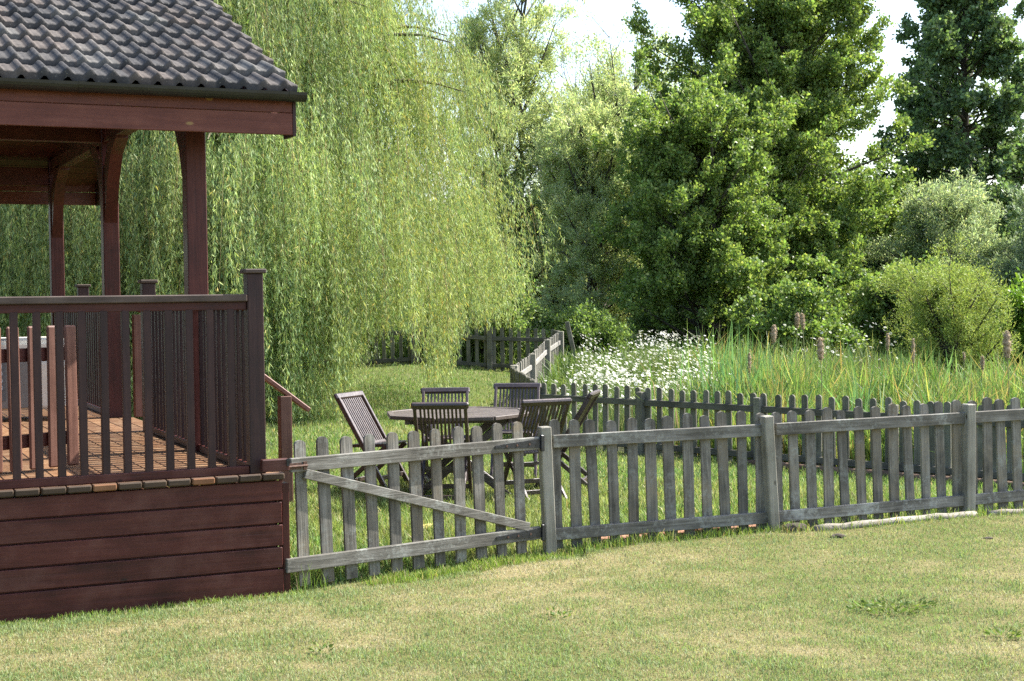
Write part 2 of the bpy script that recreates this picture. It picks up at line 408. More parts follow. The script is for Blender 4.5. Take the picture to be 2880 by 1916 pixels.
def spawn(S, D, L, n, tmin, tmax, ang, ratio, up=0.0, out=None, keep=1.0):
    m = len(S)
    idx = np.repeat(np.arange(m), n)
    if keep < 1: idx = idx[rng.random(len(idx)) < keep]
    t = rng.uniform(tmin, tmax, len(idx))
    d = D[idx]
    r = rng.normal(size=(len(idx), 3)); r = unit(r - d * np.sum(r * d, axis=1, keepdims=True))
    a = np.radians(rng.normal(ang, ang * 0.25, len(idx)))[:, None]
    nd = d * np.cos(a) + r * np.sin(a); nd[:, 2] += up
    nd = unit(nd)
    nl = L[idx] * ratio * (1.2 - 0.65 * t) * rng.uniform(0.65, 1.25, len(idx))
    return S[idx] + d * (L[idx] * t)[:, None], nd, nl

def seg_tubes(S, D, L, r0, r1, sides=4):
    """straight tapered tubes as numpy quads"""
    n = len(S)
    a = np.where(np.abs(D[:, 2:3]) < 0.9, np.array([[0, 0, 1.0]]), np.array([[1.0, 0, 0]]))
    X = unit(np.cross(D, a)); Y = np.cross(D, X)
    E = S + D * L[:, None]
    ring = []
    for base, r in ((S, r0), (E, r1)):
        for k in range(sides):
            th = 2 * math.pi * k / sides
            ring.append(base + (X * math.cos(th) + Y * math.sin(th)) * np.asarray(r).reshape(-1, 1))
    V = np.stack(ring, axis=1).reshape(-1, 3)
    b = (np.arange(n) * sides * 2)[:, None]
    F = []
    for k in range(sides):
        F.append(np.concatenate([b + k, b + (k + 1) % sides, b + sides + (k + 1) % sides, b + sides + k], axis=1))
    F = np.stack(F, axis=1).reshape(-1, 4)
    return V, F

class Geo:
    def __init__(s): s.V = []; s.F = []; s.C = []; s.n = 0
    def add(s, V, F, C=None):
        s.V.append(V); s.F.append(F + s.n); s.n += len(V)
        if C is not None: s.C.append(np.broadcast_to(C, (len(V), 3)))
    def build(s, name, mat, parent=None, loc=None, smooth=False):
        return np_mesh(name, np.concatenate(s.V), np.concatenate(s.F), mat, np.concatenate(s.C) if s.C else None, parent, loc, smooth)

def trunk_geo(g, pts, rad, n=9):
    pts = np.array(pts, float)
    rings = []
    for i in range(len(pts)):
        d = pts[min(i + 1, len(pts) - 1)] - pts[max(i - 1, 0)]; d /= np.linalg.norm(d)
        a = np.array([1.0, 0, 0]) if abs(d[2]) > 0.8 else np.array([0, 0, 1.0])
        x = np.cross(d, a); x /= np.linalg.norm(x); y = np.cross(d, x)
        th = np.arange(n) * 2 * math.pi / n
        rings.append(pts[i] + rad[i] * (np.cos(th)[:, None] * x + np.sin(th)[:, None] * y) * (1 + rng.normal(size=(n, 1)) * 0.06))
    V = np.concatenate(rings)
    F = [(i * n + k, i * n + (k + 1) % n, (i + 1) * n + (k + 1) % n, (i + 1) * n + k) for i in range(len(pts) - 1) for k in range(n)]
    g.add(V, np.array(F))

def make_tree(name, label, cat, base, height, prof, nprim, nleaf, leafL, leafW, cols, w, elev=(15, 60), f0=0.12, trunk_r=0.16, droop=0.0,
              sec=9, ter=5, group=None, mat=None, spread=0.07, keep=0.85, tri_up=0.12, lean=(0, 0), stems=1, ratio=0.42, leafup=0.35, jit=0.2, tipfac=0.6, squash=(1, 1), vert=0.35):
    """height and prof(f)->radius give the crown; primaries leave the trunk(s) at golden angles"""
    base = np.array([base[0], base[1], Hs(base[0], base[1])])
    root = thing(name, label, cat, tuple(base), 0, group)
    tg = Geo()
    S = []; D = []; L = []
    for st in range(stems):
        hh = height * (1 if st == 0 else rng.uniform(0.7, 0.95))
        az0 = rng.uniform(0, 6.28); off = 0 if stems == 1 else rng.uniform(0.1, 0.35)
        top = base + np.array([lean[0] + math.cos(az0) * off * height * 0.35, lean[1] + math.sin(az0) * off * height * 0.35, hh])
        b0 = base + np.array([math.cos(az0), math.sin(az0), 0]) * (0 if stems == 1 else 0.15) + np.array([0, 0, -0.15])
        ts = np.linspace(0, 1, 9)
        pts = b0 + (top - b0) * ts[:, None] + np.stack([np.sin(ts * 5 + st) * 0.03 * height * ts * (1 - ts), np.cos(ts * 4 + st) * 0.03 * height * ts * (1 - ts), ts * 0], 1)
        r0 = trunk_r / math.sqrt(stems)
        trunk_geo(tg, pts, r0 * (1 - ts * 0.9) + 0.012 + r0 * 0.5 * np.exp(-ts * 14))
        for k in range(nprim // stems):
            f = f0 + (1 - f0) * ((k + rng.random()) / (nprim // stems)) ** 0.9
            f = min(f, 0.985)
            p = np.array([np.interp(f, ts, pts[:, j]) for j in range(3)])
            az = k * 2.39996 + rng.normal() * 0.35 + st
            e = R(elev[0] + (elev[1] - elev[0]) * f + rng.normal() * 9)
            rad = prof(f) * rng.uniform(0.62, 1.12)
            l = rad / max(math.cos(e), vert)
            S.append(p); D.append([math.cos(az) * math.cos(e) * squash[0], math.sin(az) * math.cos(e) * squash[1], math.sin(e)]); L.append(l)
    S = np.array(S); D = unit(np.array(D)); L = np.array(L)
    V, F = seg_tubes(S, D, L, 0.012 + 0.018 * L, 0.004 + 0 * L, 5); tg.add(V, F)
    s2, d2, l2 = spawn(S, D, L, sec, 0.18, 1.0, 38, ratio, tri_up, keep=keep)
    V, F = seg_tubes(s2, d2, l2, 0.004 + 0.008 * l2, 0.002 + 0 * l2, 3); tg.add(V, F)
    s3, d3, l3 = spawn(s2, d2, l2, ter, 0.2, 1.0, 42, 0.5, tri_up, keep=keep)
    As = np.concatenate([s2, s3, s3]); Ad = np.concatenate([d2, d3, d3]); Al = np.concatenate([l2, l3, l3])
    n = nleaf
    pw = Al / Al.sum()
    idx = rng.choice(len(Al), n, p=pw)
    t = rng.random(n) ** tipfac
    P = As[idx] + Ad[idx] * (Al[idx] * t)[:, None] + rng.normal(size=(n, 3)) * spread
    P[:, 2] -= droop * rng.random(n)
    low = P[:, 2] < H(P[:, 0], P[:, 1]) + 0.05
    P[low, 2] = H(P[low, 0], P[low, 1]) + rng.uniform(0.05, 0.5, low.sum())
    Dl = unit(Ad[idx] * 0.6 + rng.normal(size=(n, 3)) * 0.7 + np.array([[0, 0, leafup]]))
    Lr = leafL * rng.uniform(0.6, 1.25, n); Wr = leafW * rng.uniform(0.7, 1.2, n)
    V, F = leaves_geo(P, Dl, Lr, Wr)
    np_mesh('crown', V, F, mat or leaf_m, palette(n, cols, w, jit), root, base)
    tg.build('trunk', bark, root, base, True)
    return root

# ------------------------------------------------------------------ ground
def dryness(x, y):
    a = fbm(x * 0.55 + 3, y * 0.8 + 1, 21, 4); b = fbm(x * 2.3, y * 3.0, 33, 3)
    c = fbm(x * 6.0 + 4, y * 7.0, 57, 2)
    d = 0.36 * a + 0.38 * b + 0.26 * c
    return np.clip((d - 0.40) / 0.34, 0, 1)

def axis_pts(lo, hi, step, far):
    c = np.arange(lo, hi + step / 2, step)
    k = np.cumsum(step * 1.35 ** np.arange(1, 30)); k = k[k < far]
    return np.concatenate([lo - k[::-1], c, hi + k])
gx = axis_pts(-9, 9, 0.12, 420); gy = axis_pts(2, 36, 0.12, 420)
GX, GY = np.meshgrid(gx, gy)
GZ = H(GX, GY)
GV = np.stack([GX.ravel(), GY.ravel(), GZ.ravel()], 1)
nx, ny = len(gx), len(gy)
ii = (np.arange(ny - 1)[:, None] * nx + np.arange(nx - 1)[None, :]).ravel()
GF = np.stack([ii, ii + 1, ii + nx + 1, ii + nx], 1)
def lawn_mask(x, y): return sstep(0.25, -0.05, y - fence_y(x))
lm = lawn_mask(GV[:, 0], GV[:, 1])[:, None]
dr = dryness(GV[:, 0], GV[:, 1])[:, None]
c_lawn = np.array([[0.13, 0.125, 0.045]]) * (1 - dr) + np.array([[0.27, 0.22, 0.115]]) * dr
c_gard = np.array([[0.085, 0.11, 0.03]]) * (1 - 0.3 * dr) + np.array([[0.2, 0.16, 0.07]]) * dr * 0.3
c_pond = np.array([[0.045, 0.05, 0.022]])
pd = (1.0 - in_garden(GV[:, 0], GV[:, 1]))[:, None] * (1 - lm)
gc = c_lawn * lm + c_gard * (1 - lm) * (1 - pd) + c_pond * pd
go = np_mesh('ground', GV, GF, ground_m, gc, smooth=True)
tag(go, 'mown lawn, garden turf and pond bank', None, None, 'structure')

# ------------------------------------------------------------------ grass blades
DA = R(25); DU = np.array([math.cos(DA), math.sin(DA)]); DV = np.array([-math.sin(DA), math.cos(DA)]); D0 = np.array([-1.42, 9.12])
def deck_uv(x, y):
    return (x - D0[0]) * DU[0] + (y - D0[1]) * DU[1], (x - D0[0]) * DV[0] + (y - D0[1]) * DV[1]
def in_deck(x, y):
    u, v = deck_uv(x, y); return (u < 0.02) & (v > -0.01)

def blade_geo(x, y, h, w, lean, curl=0.5, z=None):
    n = len(x)
    if z is None: z = H(x, y)
    az = rng.uniform(0, 2 * math.pi, n); fa = rng.uniform(0, 2 * math.pi, n)
    lx = np.cos(az) * lean * h; ly = np.sin(az) * lean * h
    sx = np.cos(fa) * w * 0.5; sy = np.sin(fa) * w * 0.5
    hz = h * np.sqrt(np.maximum(1 - lean ** 2, 0.05))
    P0 = np.stack([x, y, z - 0.005], 1); P1 = np.stack([x + lx * (0.5 - 0.25 * curl), y + ly * (0.5 - 0.25 * curl), z + hz * 0.58], 1); P2 = np.stack([x + lx, y + ly, z + hz * (1 - 0.15 * curl)], 1)
    S = np.stack([sx, sy, 0 * sx], 1)
    V = np.stack([P0 - S, P0 + S, P1 + S * 0.75, P1 - S * 0.75, P2 + S * 0.12, P2 - S * 0.12], 1).reshape(-1, 3)
    b = np.arange(n)[:, None] * 6
    F = np.concatenate([b + np.array([[0, 1, 2, 3]]), b + np.array([[3, 2, 4, 5]])], 1).reshape(-1, 4)
    return V, F

def sample_wedge(n, y0, y1, pw=1.0, half=0.365, pad=0.3):
    """points inside the viewed wedge, density falling with distance"""
    u = rng.random(n)
    y = y0 * (y1 / y0) ** u if pw == 1.0 else (y0 ** (1 - pw) + u * (y1 ** (1 - pw) - y0 ** (1 - pw))) ** (1 / (1 - pw))
    x = rng.uniform(-1, 1, n) * (half * y + pad)
    return x, y

# mown lawn
x, y = sample_wedge(600000, 5.0, 13.6, 1.0, 0.38, 1.6)
ok = (y < fence_y(x) + 0.05) & ~in_deck(x, y)
x, y = x[ok], y[ok]; n = len(x)
d = dryness(x, y); d = np.clip(d + rng.normal(size=n) * 0.22, 0, 1)
near = np.clip(1 - (fence_y(x) - y) / 0.5, 0, 1) * (x < 0.6)
d = d * (1 - 0.6 * near)
h = rng.uniform(0.010, 0.030, n) * (1.15 - 0.45 * d) * (0.45 + 0.5 * fbm(x * 3, y * 3, 77, 2) + 0.9 * fbm(x * 11, y * 9, 78, 2) ** 2)
lean = np.clip(rng.uniform(0.2, 0.97, n) + 0.15 * d, 0, 0.98)
straw = np.array([0.385, 0.36, 0.25]); green = np.array([0.21, 0.29, 0.12]); olive = np.array([0.32, 0.33, 0.18])
t = d[:, None]
c = np.where(t < 0.5, green + (olive - green) * t * 2, olive + (straw - olive) * (t - 0.5) * 2)
c = c * (1 + rng.normal(size=(n, 1)) * 0.17)
deadb = rng.random(n) < 0.03; c[deadb] = np.array([0.30, 0.22, 0.13]) * rng.uniform(0.5, 1.2, (deadb.sum(), 1))
V, F = blade_geo(x, y, h, rng.uniform(0.0025, 0.0058, n), lean)
g = Geo(); g.add(V, F, np.repeat(np.clip(c, 0.01, 0.9), 6, 0))
# taller tufts: along the gate foot, the deck skirt and scattered weeds
def strip(a, b, n, off, hlo, hhi, sd):
    t = rng.random(n); x = a[0] + (b[0] - a[0]) * t; y = a[1] + (b[1] - a[1]) * t
    nrm = np.array([b[1] - a[1], -(b[0] - a[0])]); nrm = nrm / np.linalg.norm(nrm)
    o = off + rng.normal(size=n) * sd
    x = x + nrm[0] * o; y = y + nrm[1] * o
    h = rng.uniform(hlo, hhi, n) * (0.45 + 1.0 * fbm(x * 4, y * 4, 55, 2))
    return x, y, h
parts = [strip(G0 + 0.25 * (P1 - G0), P1, 2600, 0.10, 0.03, 0.085, 0.09), strip(P1, P2, 1200, 0.05, 0.03, 0.09, 0.05), strip(P2, P4, 1300, 0.12, 0.03, 0.10, 0.06),
         strip(D0 - DU * 2.2, D0 + DU * 0.1, 1500, 0.06, 0.015, 0.05, 0.04), strip(D0 + DU * 0.02, D0 + DU * 0.02 + DV * 2, 900, 0.12, 0.08, 0.22, 0.07)]
x = np.concatenate([p[0] for p in parts]); y = np.concatenate([p[1] for p in parts]); h = np.concatenate([p[2] for p in parts])
ok = ~in_deck(x, y); x, y, h = x[ok], y[ok], h[ok]; n = len(x)
c = palette(n, [(0.17, 0.26, 0.055), (0.24, 0.31, 0.08), (0.38, 0.33, 0.17)], [5, 3, 1.3], 0.2, 6)
V, F = blade_geo(x, y, h, rng.uniform(0.004, 0.008, n), np.clip(rng.uniform(0.1, 0.75, n), 0, 0.95)); g.add(V, F, c)
tag(g.build('lawn_grass', grass_m), 'short half-dry mown grass of the front lawn', 'grass', None, 'stuff')

# longer garden grass behind the fence
x, y = sample_wedge(340000, 9.2, 34.0, 1.25, 0.37, 0.9)
ok = (y > fence_y(x) + 0.02) & ~in_deck(x, y) & in_garden(x, y)
x, y = x[ok], y[ok]; n = len(x)
d = fbm(x * 0.6 + 9, y * 0.6, 91, 3); nr = np.clip((14.5 - y) / 5, 0, 1)
h = (rng.uniform(0.03, 0.09, n) + rng.uniform(0.0, 0.12, n) * nr * sstep(0.05, 0.7, y - fence_y(x))) * (0.3 + 1.35 * fbm(x * 2.6, y * 2.6, 61, 3))
c = palette(n, [(0.13, 0.22, 0.065), (0.20, 0.285, 0.09), (0.29, 0.34, 0.14), (0.42, 0.37, 0.22)], [5, 4, 2.2, 1.0], 0.24, 1)
t = np.clip((d - 0.45) / 0.25, 0, 1)[:, None]
c = c * (1 - 0.35 * t) + np.array([[0.36, 0.34, 0.13]]) * 0.35 * t
V, F = blade_geo(x, y, h, rng.uniform(0.004, 0.009, n) * (1 + y / 30), np.clip(rng.uniform(0.1, 0.85, n), 0, 0.95))
tag(np_mesh('garden_grass', V, F, grass_m, np.repeat(np.clip(c, 0.01, 0.9), 6, 0)), 'longer green grass of the fenced garden', 'grass', None, 'stuff')

# ------------------------------------------------------------------ veranda
ver = thing('veranda', 'red-stained timber veranda with grey pantiled roof, railings and raised deck', 'veranda', (D0[0], D0[1], 0), DA)
FZ = 0.72
# skirt boards
m = MB(); zs = [-0.06, 0.125, 0.262, 0.402, 0.543, 0.676]
for i in range(5):
    m.tint = random.random(); a, b = zs[i] + 0.005, zs[i + 1] - 0.006
    m.box((-2.512, 0.012, (a + b) / 2), (5.0 - 0.008 * (i % 2), 0.024, b - a), None, 0.004)
    m.box((-0.025, 4.26, (a + b) / 2), (0.022, 8.3, b - a), None, 0.004)
m.tint = 0.2
m.box((-2.5, 0.05, 0.3), (4.9, 0.03, 0.66))
sk = m.build('skirt', red_x, ver)
m = MB(); m.tint = 0.15; m.box((0.012, 0.06, 0.29), (0.046, 0.09, 0.72), None, 0.004); m.build('corner_board', red_z, sk)
# deck boards (run away from the front edge)
m = MB()
u = -0.075
for i in range(36):
    m.tint = random.random()
    m.box((u - 0.145 * i + 0.003, 4.22, FZ - 0.019), (0.139, 8.46, 0.038), None, 0.003)
df = m.build('deck_floor', deck_m, ver)
m = MB()
for i in range(36):
    m.tint = random.choice([0.05, 0.2, 0.35, 0.5, 0.3])
    m.box((u - 0.145 * i + 0.003 + random.uniform(-.002, .002), -0.021 + random.uniform(-.004, .003), FZ - 0.021), (0.136, 0.024, 0.040), None, 0.007)
be = m.build('board_end', [board_end, wood('bare_board_end', (0.10, 0.042, 0.017), (0.19, 0.085, 0.037), (0.28, 0.14, 0.07), 0, 24, 0.7)], df)
npf = len(be.data.polygons) // 36
for p in be.data.polygons: p.material_index = 1 if p.index // npf in (3, 7) else 0
# newel posts
def newel(u, v, z0, z1, w=0.10):
    m = MB(); m.box((0, 0, (z0 + z1) / 2), (w, w, z1 - z0), None, 0.005)
    o = m.build('newel_post', dark_z, ver, loc=(u, v, 0))
    m = MB(); m.box((0, 0, z1 + 0.014), (w + 0.035, w + 0.035, 0.028), None, 0.006); m.build('cap', rail_top, o)
    return o
newel(-0.158, 0.058, FZ, 1.95)
newel(-0.155, 3.32, FZ, 1.93, 0.105)
newel(-0.155, 6.62, FZ, 1.93, 0.105)
# railings
bal_me = MB().box((0, 0, 0), (0.044, 0.044, 1.04), None, 0.003).mesh('baluster', dark_z)
def railing(a, b, z_top, n, axis, mat, first=0.07, step=0.126):
    a = Vector((*a, 0)); b = Vector((*b, 0)); L = (b - a).length; d = (b - a) / L
    m = MB(); m.beam(a + Vector((0, 0, z_top - 0.024)), b + Vector((0, 0, z_top - 0.024)), 0.095, 0.046, 0.006)
    o = m.build('railing', mat, ver)
    m = MB(); m.beam(a + Vector((0, 0, z_top - 0.072)), b + Vector((0, 0, z_top - 0.072)), 0.04, 0.05, 0.003); m.build('under_rail', red_x if axis == 0 else red_y, o)
    m = MB(); m.beam(a + Vector((0, 0, FZ + 0.026)), b + Vector((0, 0, FZ + 0.026)), 0.06, 0.050, 0.004); m.build('bottom_rail', red_x if axis == 0 else red_y, o)
    s = first
    while s < L - 0.03:
        p = a + d * s
        c = part('baluster', bal_me, o, (p.x, p.y, (FZ + 0.045 + z_top - 0.09) / 2), (0, 0, random.uniform(-.05, .05)), (1, 1, (z_top - 0.135 - FZ) / 1.04))
        s += step
    return o
railing((-0.21, 0.05), (-4.4, 0.05), 1.825, 0, 0, rail_top, 0.10)
railing((-0.155, 0.115), (-0.155, 3.26), 1.82, 0, 1, rail_top_y)
railing((-0.155, 5.08), (-0.155, 6.56), 1.82, 0, 1, rail_top_y)
railing((-0.155, 6.68), (-0.155, 8.32), 1.82, 0, 1, rail_top_y)
# roof posts with curved-looking braces
def roof_post(v, braces, w=0.142):
    # the railing stops at the posts and is let into them
    m = MB(); m.box((0, 0, (FZ + 3.36) / 2), (w, w, 3.36 - FZ), None, 0.006)
    o = m.build('roof_post', red_z, ver, loc=(-0.155, v, 0))
    for s in braces:
        m = MB()
        prof = [(w / 2, 2.50), (w / 2 + 0.03, 2.58), (w / 2 + 0.15, 2.86), (w / 2 + 0.34, 3.09), (w / 2 + 0.62, 3.21), (w / 2 + 0.62, 3.268), (w / 2 + 0.30, 3.268), (w / 2 + 0.0, 3.02)]
        m.prism([(s * a, b) for a, b in prof], -0.055, 0.055, 'x')
        m.build('brace', red_z, o)
roof_post(1.6, (1,)); roof_post(5.0, (-1, 1)); roof_post(8.4, (-1,))
# tie beams
m = MB()
m.beam((-0.155, 1.53, 3.30), (-0.155, 8.47, 3.30), 0.11, 0.14, 0.005)
m.build('tie_beam', red_y, ver)
m = MB(); m.beam((-5.2, 8.4, 3.18), (-0.23, 8.4, 3.18), 0.11, 0.2, 0.005); m.build('tie_beam', red_x, ver)
m = MB(); m.beam((-5.2, 5.0, 3.30), (-0.215, 5.0, 3.30), 0.11, 0.14, 0.005); m.build('tie_beam', red_x, ver)
# roof: pantiles in courses
EV, RV, EZ, PIT = 0.955, 5.0, 3.195, R(24)
TW, GAUGE = 0.143, 0.316
U1, U0 = 0.415, -6.5
def wave(p):
    p = p % 1.0
    return 0.035 * (0.5 + 0.5 * math.cos(2 * math.pi * (p - 0.62))) + 0.009 * math.sin(4 * math.pi * p)
def slope_tiles(sgn):
    nper = int((U1 - U0) / TW); SUB = 9
    us = np.array([U1 - TW * (k / SUB) for k in range(nper * SUB + 1)])
    hw = np.array([wave((U1 - q) / TW) for q in us])
    ncourse = int((RV - EV) / math.cos(PIT) / GAUGE) + 1
    Vs = []; Fs = []; Ts = []; base = 0
    for c in range(ncourse):
        s0 = c * GAUGE; s1 = min((c + 1) * GAUGE + 0.05, (RV - EV) / math.cos(PIT))
        rows = [(s0, -0.012, hw), (s0, 0.040, hw), (s0 + 0.014, 0.048, hw), (s1, 0.001, hw)]
        for (s, lift, hh) in rows:
            j = 0.006 * np.sin(np.floor(np.arange(len(us)) / SUB / 2) * 12.9 + c * 7.7)
            if s == s1: j = j * 0
            vv = EV + (s) * math.cos(PIT) - (lift + hh + j) * math.sin(PIT)
            zz = EZ + (s) * math.sin(PIT) + (lift + hh + j) * math.cos(PIT)
            if sgn < 0: vv = 2 * RV - vv
            Vs.append(np.stack([us, vv, zz], 1))
        n = len(us)
        tt = np.array([((math.sin((math.floor(k / SUB / 2)) * 91.7 + c * 37.3 + sgn) * 43758.5453) % 1.0) for k in range(n)])
        for r in range(4): Ts.append(tt)
        for r in range(3):
            a = base + r * n + np.arange(n - 1)
            Fs.append(np.stack([a, a + 1, a + n + 1, a + n], 1))
        base += 4 * n
    return np.concatenate(Vs), np.concatenate(Fs), np.concatenate(Ts)
Va, Fa, Ta = slope_tiles(1); Vb, Fb, Tb = slope_tiles(-1)
roof = np_mesh('roof', np.concatenate([Va, Vb]), np.concatenate([Fa, Fb + len(Va)]), tile_m, None, ver, None, False)
a = roof.data.attributes.new('tint', 'FLOAT', 'POINT'); a.data.foreach_set('value', np.concatenate([Ta, Tb]).astype(np.float32))
# ceiling boards under the slopes
m = MB()
for sgn in (1, -1):
    for k in range(30):
        s = 0.03 + k * 0.145
        if s + 0.14 > 4.42: break
        m.tint = random.random()
        v = EV + 0.05 + (s + 0.07) * math.cos(PIT); z = EZ - 0.055 + (s + 0.07) * math.sin(PIT)
        if sgn < 0: v = 2 * RV - v
        m.box(((U0 + 0.38) / 2, v, z), (0.38 - U0, 0.138, 0.03), Matrix.Rotation(PIT * sgn, 3, 'X'), 0.003)
m.build('ceiling', red_x, roof)
m = MB(); m.tube([(U0, RV, EZ + math.tan(PIT) * (RV - EV) + 0.03), (U1 + 0.01, RV, EZ + math.tan(PIT) * (RV - EV) + 0.03)], 0.11, 14); m.build('ridge_tiles', tile_m, roof, True)
for sgn, vv in ((1, 0.985), (-1, 2 * RV - 0.985)):
    m = MB()
    m.tint = 0.75; m.box(((U0 + 0.385) / 2, vv, 2.985), (0.385 - U0, 0.026, 0.148), None, 0.003)
    m.tint = 0.3; m.box(((U0 + 0.385) / 2, vv + 0.004 * sgn, 3.12), (0.385 - U0, 0.026, 0.116), None, 0.003)
    m.build('fascia', fascia_m, roof)
    g = MB(); pr = []
    for k in range(11):
        th = math.pi + math.pi * k / 10
        pr.append((vv - sgn * 0.073 + 0.056 * math.cos(th), 3.19 + 0.062 * math.sin(th)))
    pr += [(q[0] * 0.94 + (vv - sgn * 0.073) * 0.06, q[1] + 0.004 if q[1] < 3.188 else q[1]) for q in pr[::-1]]
    g.prism(pr, U0, 0.455, 'x')
    g.prism([(vv - sgn * 0.073 + 0.055 * math.cos(math.pi + math.pi * k / 10), 3.19 + 0.061 * math.sin(math.pi + math.pi * k / 10)) for k in range(11)], 0.452, 0.457, 'x')
    go_ = g.build('gutter', black_plastic, roof)
    # union brackets belong to the gutter
    for uu in (-1.05, 0.33, -2.6, -4.2):
        b_ = [(vv - sgn * 0.073 + 0.060 * math.cos(math.pi + math.pi * k / 10), 3.193 + 0.067 * math.sin(math.pi + math.pi * k / 10)) for k in range(11)]
        b_ += [(vv - sgn * 0.073 + 0.0565 * math.cos(math.pi + math.pi * k / 10), 3.193 + 0.0628 * math.sin(math.pi + math.pi * k / 10)) for k in range(10, -1, -1)]
        MB().prism(b_, uu, uu + 0.035, 'x').build('gutter_bracket', black_plastic, roof)
# barge boards on the verge
m = MB()
for sgn in (1, -1):
    pr = [(0.97, 2.905), (0.97, 3.175), (5.0, 3.175 + 4.03 * math.tan(PIT)), (5.0, 2.96 + 4.03 * math.tan(PIT)), (1.25, 2.96 + 0.2 * math.tan(PIT)), (1.2, 2.905)]
    pr = [(p if sgn > 0 else 2 * RV - p, q) for p, q in pr]
    m.prism(pr, 0.386, 0.408, 'x')
m.build('bargeboard', dark_z, roof)
# gable cladding above the tie beam
m = MB()
m.prism([(1.9, 3.38), (8.1, 3.38), (5.0, 3.11 + 3.7 * math.tan(PIT))], -0.17, -0.14, 'x')
m.build('gable_wall', red_y, ver)
# lodge wall at the far left end that carries the roof
m = MB()
for k in range(17):
    m.tint = random.random(); m.box((-5.3, 5.0, FZ + 0.075 + 0.15 * k), (0.05, 8.0, 0.144), None, 0.004)
m.build('wall', red_y, ver)
# steps between the far railings
m = MB()
for k in range(4):
    m.tint = random.random()
    m.box((0.14 + 0.25 * k, 4.15, 0.555 - 0.165 * k), (0.27, 1.5, 0.034), None, 0.004)
for v in (3.42, 4.88):
    m.beam((0.03, v, 0.56), (0.95, v, -0.05), 0.04, 0.2, 0.004)
st = m.build('steps', cedar_x, ver)
for v in (3.40, 4.90):
    m = MB(); m.beam((0.0, v, 1.765), (1.21, v, 0.83), 0.09, 0.04, 0.006); m.build('handrail', cedar_x, st)
    m = MB(); m.box((0, 0, 0.40), (0.10, 0.10, 1.12), None, 0.005); m.build('handrail_post', cedar, st, loc=(1.0, v, 0))
m = MB(); m.box((0, 0, (FZ + 1.66) / 2), (0.09, 0.09, 1.66 - FZ), None, 0.005); m.build('handrail_post', cedar, st, loc=(0.06, 4.9, 0))
# latch block for the gate bolt
m = MB(); m.box((0.0, -0.062, 0.775), (0.17, 0.055, 0.075), None, 0.005); m.build('latch_block', red_x, ver, loc=(-0.075, 0, 0))
m = MB(); m.box((0.0, -0.092, 0.79), (0.018, 0.006, 0.045)); m.build('latch_plate', black_iron, ver)

# picket panel standing on the deck + bin behind it
pan = thing('picket_screen', 'low orange-brown picket screen standing on the deck behind the front railing', 'screen', (-2.80, 9.50, FZ), math.atan2(0.76, 0.65))
pm = MB().box((0, 0, 0.45), (0.085, 0.024, 0.90), None, 0.010).mesh('picket', cedar)
for k in range(7):
    part('picket', pm, pan, (-0.04 - 0.135 * k, 0, 0.02), (0, R(random.uniform(-.6, .6)), 0))
for z in (0.20, 0.74):
    m = MB(); m.beam((0.0, 0.032, z), (-0.90, 0.032, z), 0.034, 0.085, 0.004); m.build('rail', red_x, pan)

bn = thing('storage_bin', 'grey and white deck bin with pale lid and a strip of round warning symbols', 'bin', (-4.45, 13.5, FZ), R(25))
def rrect(w, d, r, n=6):
    pts = []
    for cx, cy, a0 in ((w/2-r, d/2-r, 0), (-w/2+r, d/2-r, 90), (-w/2+r, -d/2+r, 180), (w/2-r, -d/2+r, 270)):
        for k in range(n + 1):
            a = R(a0 + 90 * k / n); pts.append((cx + r * math.cos(a), cy + r * math.sin(a)))
    return pts
m = MB(); n_ = None; rings = []
for z, s in ((0.10, 0.90), (0.14, 0.93), (0.50, 0.985), (0.545, 1.0)):
    rings.append([(p[0] * s, p[1] * s, z) for p in rrect(0.72, 0.60, 0.16)])
n_ = len(rings[0]); vs = [p for r_ in rings for p in r_]
fs = [(i * n_ + k, i * n_ + (k + 1) % n_, (i + 1) * n_ + (k + 1) % n_, (i + 1) * n_ + k) for i in range(3) for k in range(n_)] + [tuple(range(n_ - 1, -1, -1)), tuple(3 * n_ + k for k in range(n_))]
m.add(vs, fs); m.build('body', bin_white, bn, True)
m = MB(); m.prism(rrect(0.735, 0.615, 0.16), 0.546, 0.63); m.build('collar', sign_dark, bn)
m = MB(); m.prism(rrect(0.79, 0.67, 0.18), 0.632, 0.69); m.prism(rrect(0.72, 0.60, 0.16), 0.69, 0.725); m.prism(rrect(0.5, 0.40, 0.12), 0.725, 0.745); m.build('lid', bin_white, bn)
m = MB(); m.box((-0.14, -0.297, 0.33), (0.40, 0.012, 0.42), None, 0.004); pn = m.build('panel', bin_grey, bn)
m = MB(); m.box((-0.27, -0.3055, 0.36), (0.13, 0.005, 0.34)); sp = m.build('label_strip', sign_dark, bn)
m = MB()
def ringflat(cx, cz, r, w=0.006, y=-0.3095):
    n = 18
    vs = [(cx + q * math.cos(2*math.pi*k/n), y, cz + q * math.sin(2*math.pi*k/n)) for q in (r, r - w) for k in range(n)]
    m.add(vs, [(k, (k+1) % n, n + (k+1) % n, n + k) for k in range(n)])
for i, cz in enumerate((0.435, 0.372, 0.309)):
    ringflat(-0.26, cz, 0.029)
    m.beam((-0.279, -0.3097, cz + 0.019), (-0.241, -0.3097, cz - 0.019), 0.002, 0.006, 0, up=(0, 0, 1))
    m.box((-0.26 + 0.005 * (i - 1), -0.3099, cz), (0.018, 0.001, 0.022 if i != 1 else 0.012))
for dz in (-0.019, 0.019): m.box((-0.26, -0.3097, 0.498 + dz), (0.05, 0.001, 0.005))
for dx in (-0.023, 0.0, 0.023): m.box((-0.26 + dx, -0.3097, 0.498), (0.005, 0.001, 0.038))
m.box((-0.26, -0.3097, 0.498), (0.03, 0.001, 0.005))
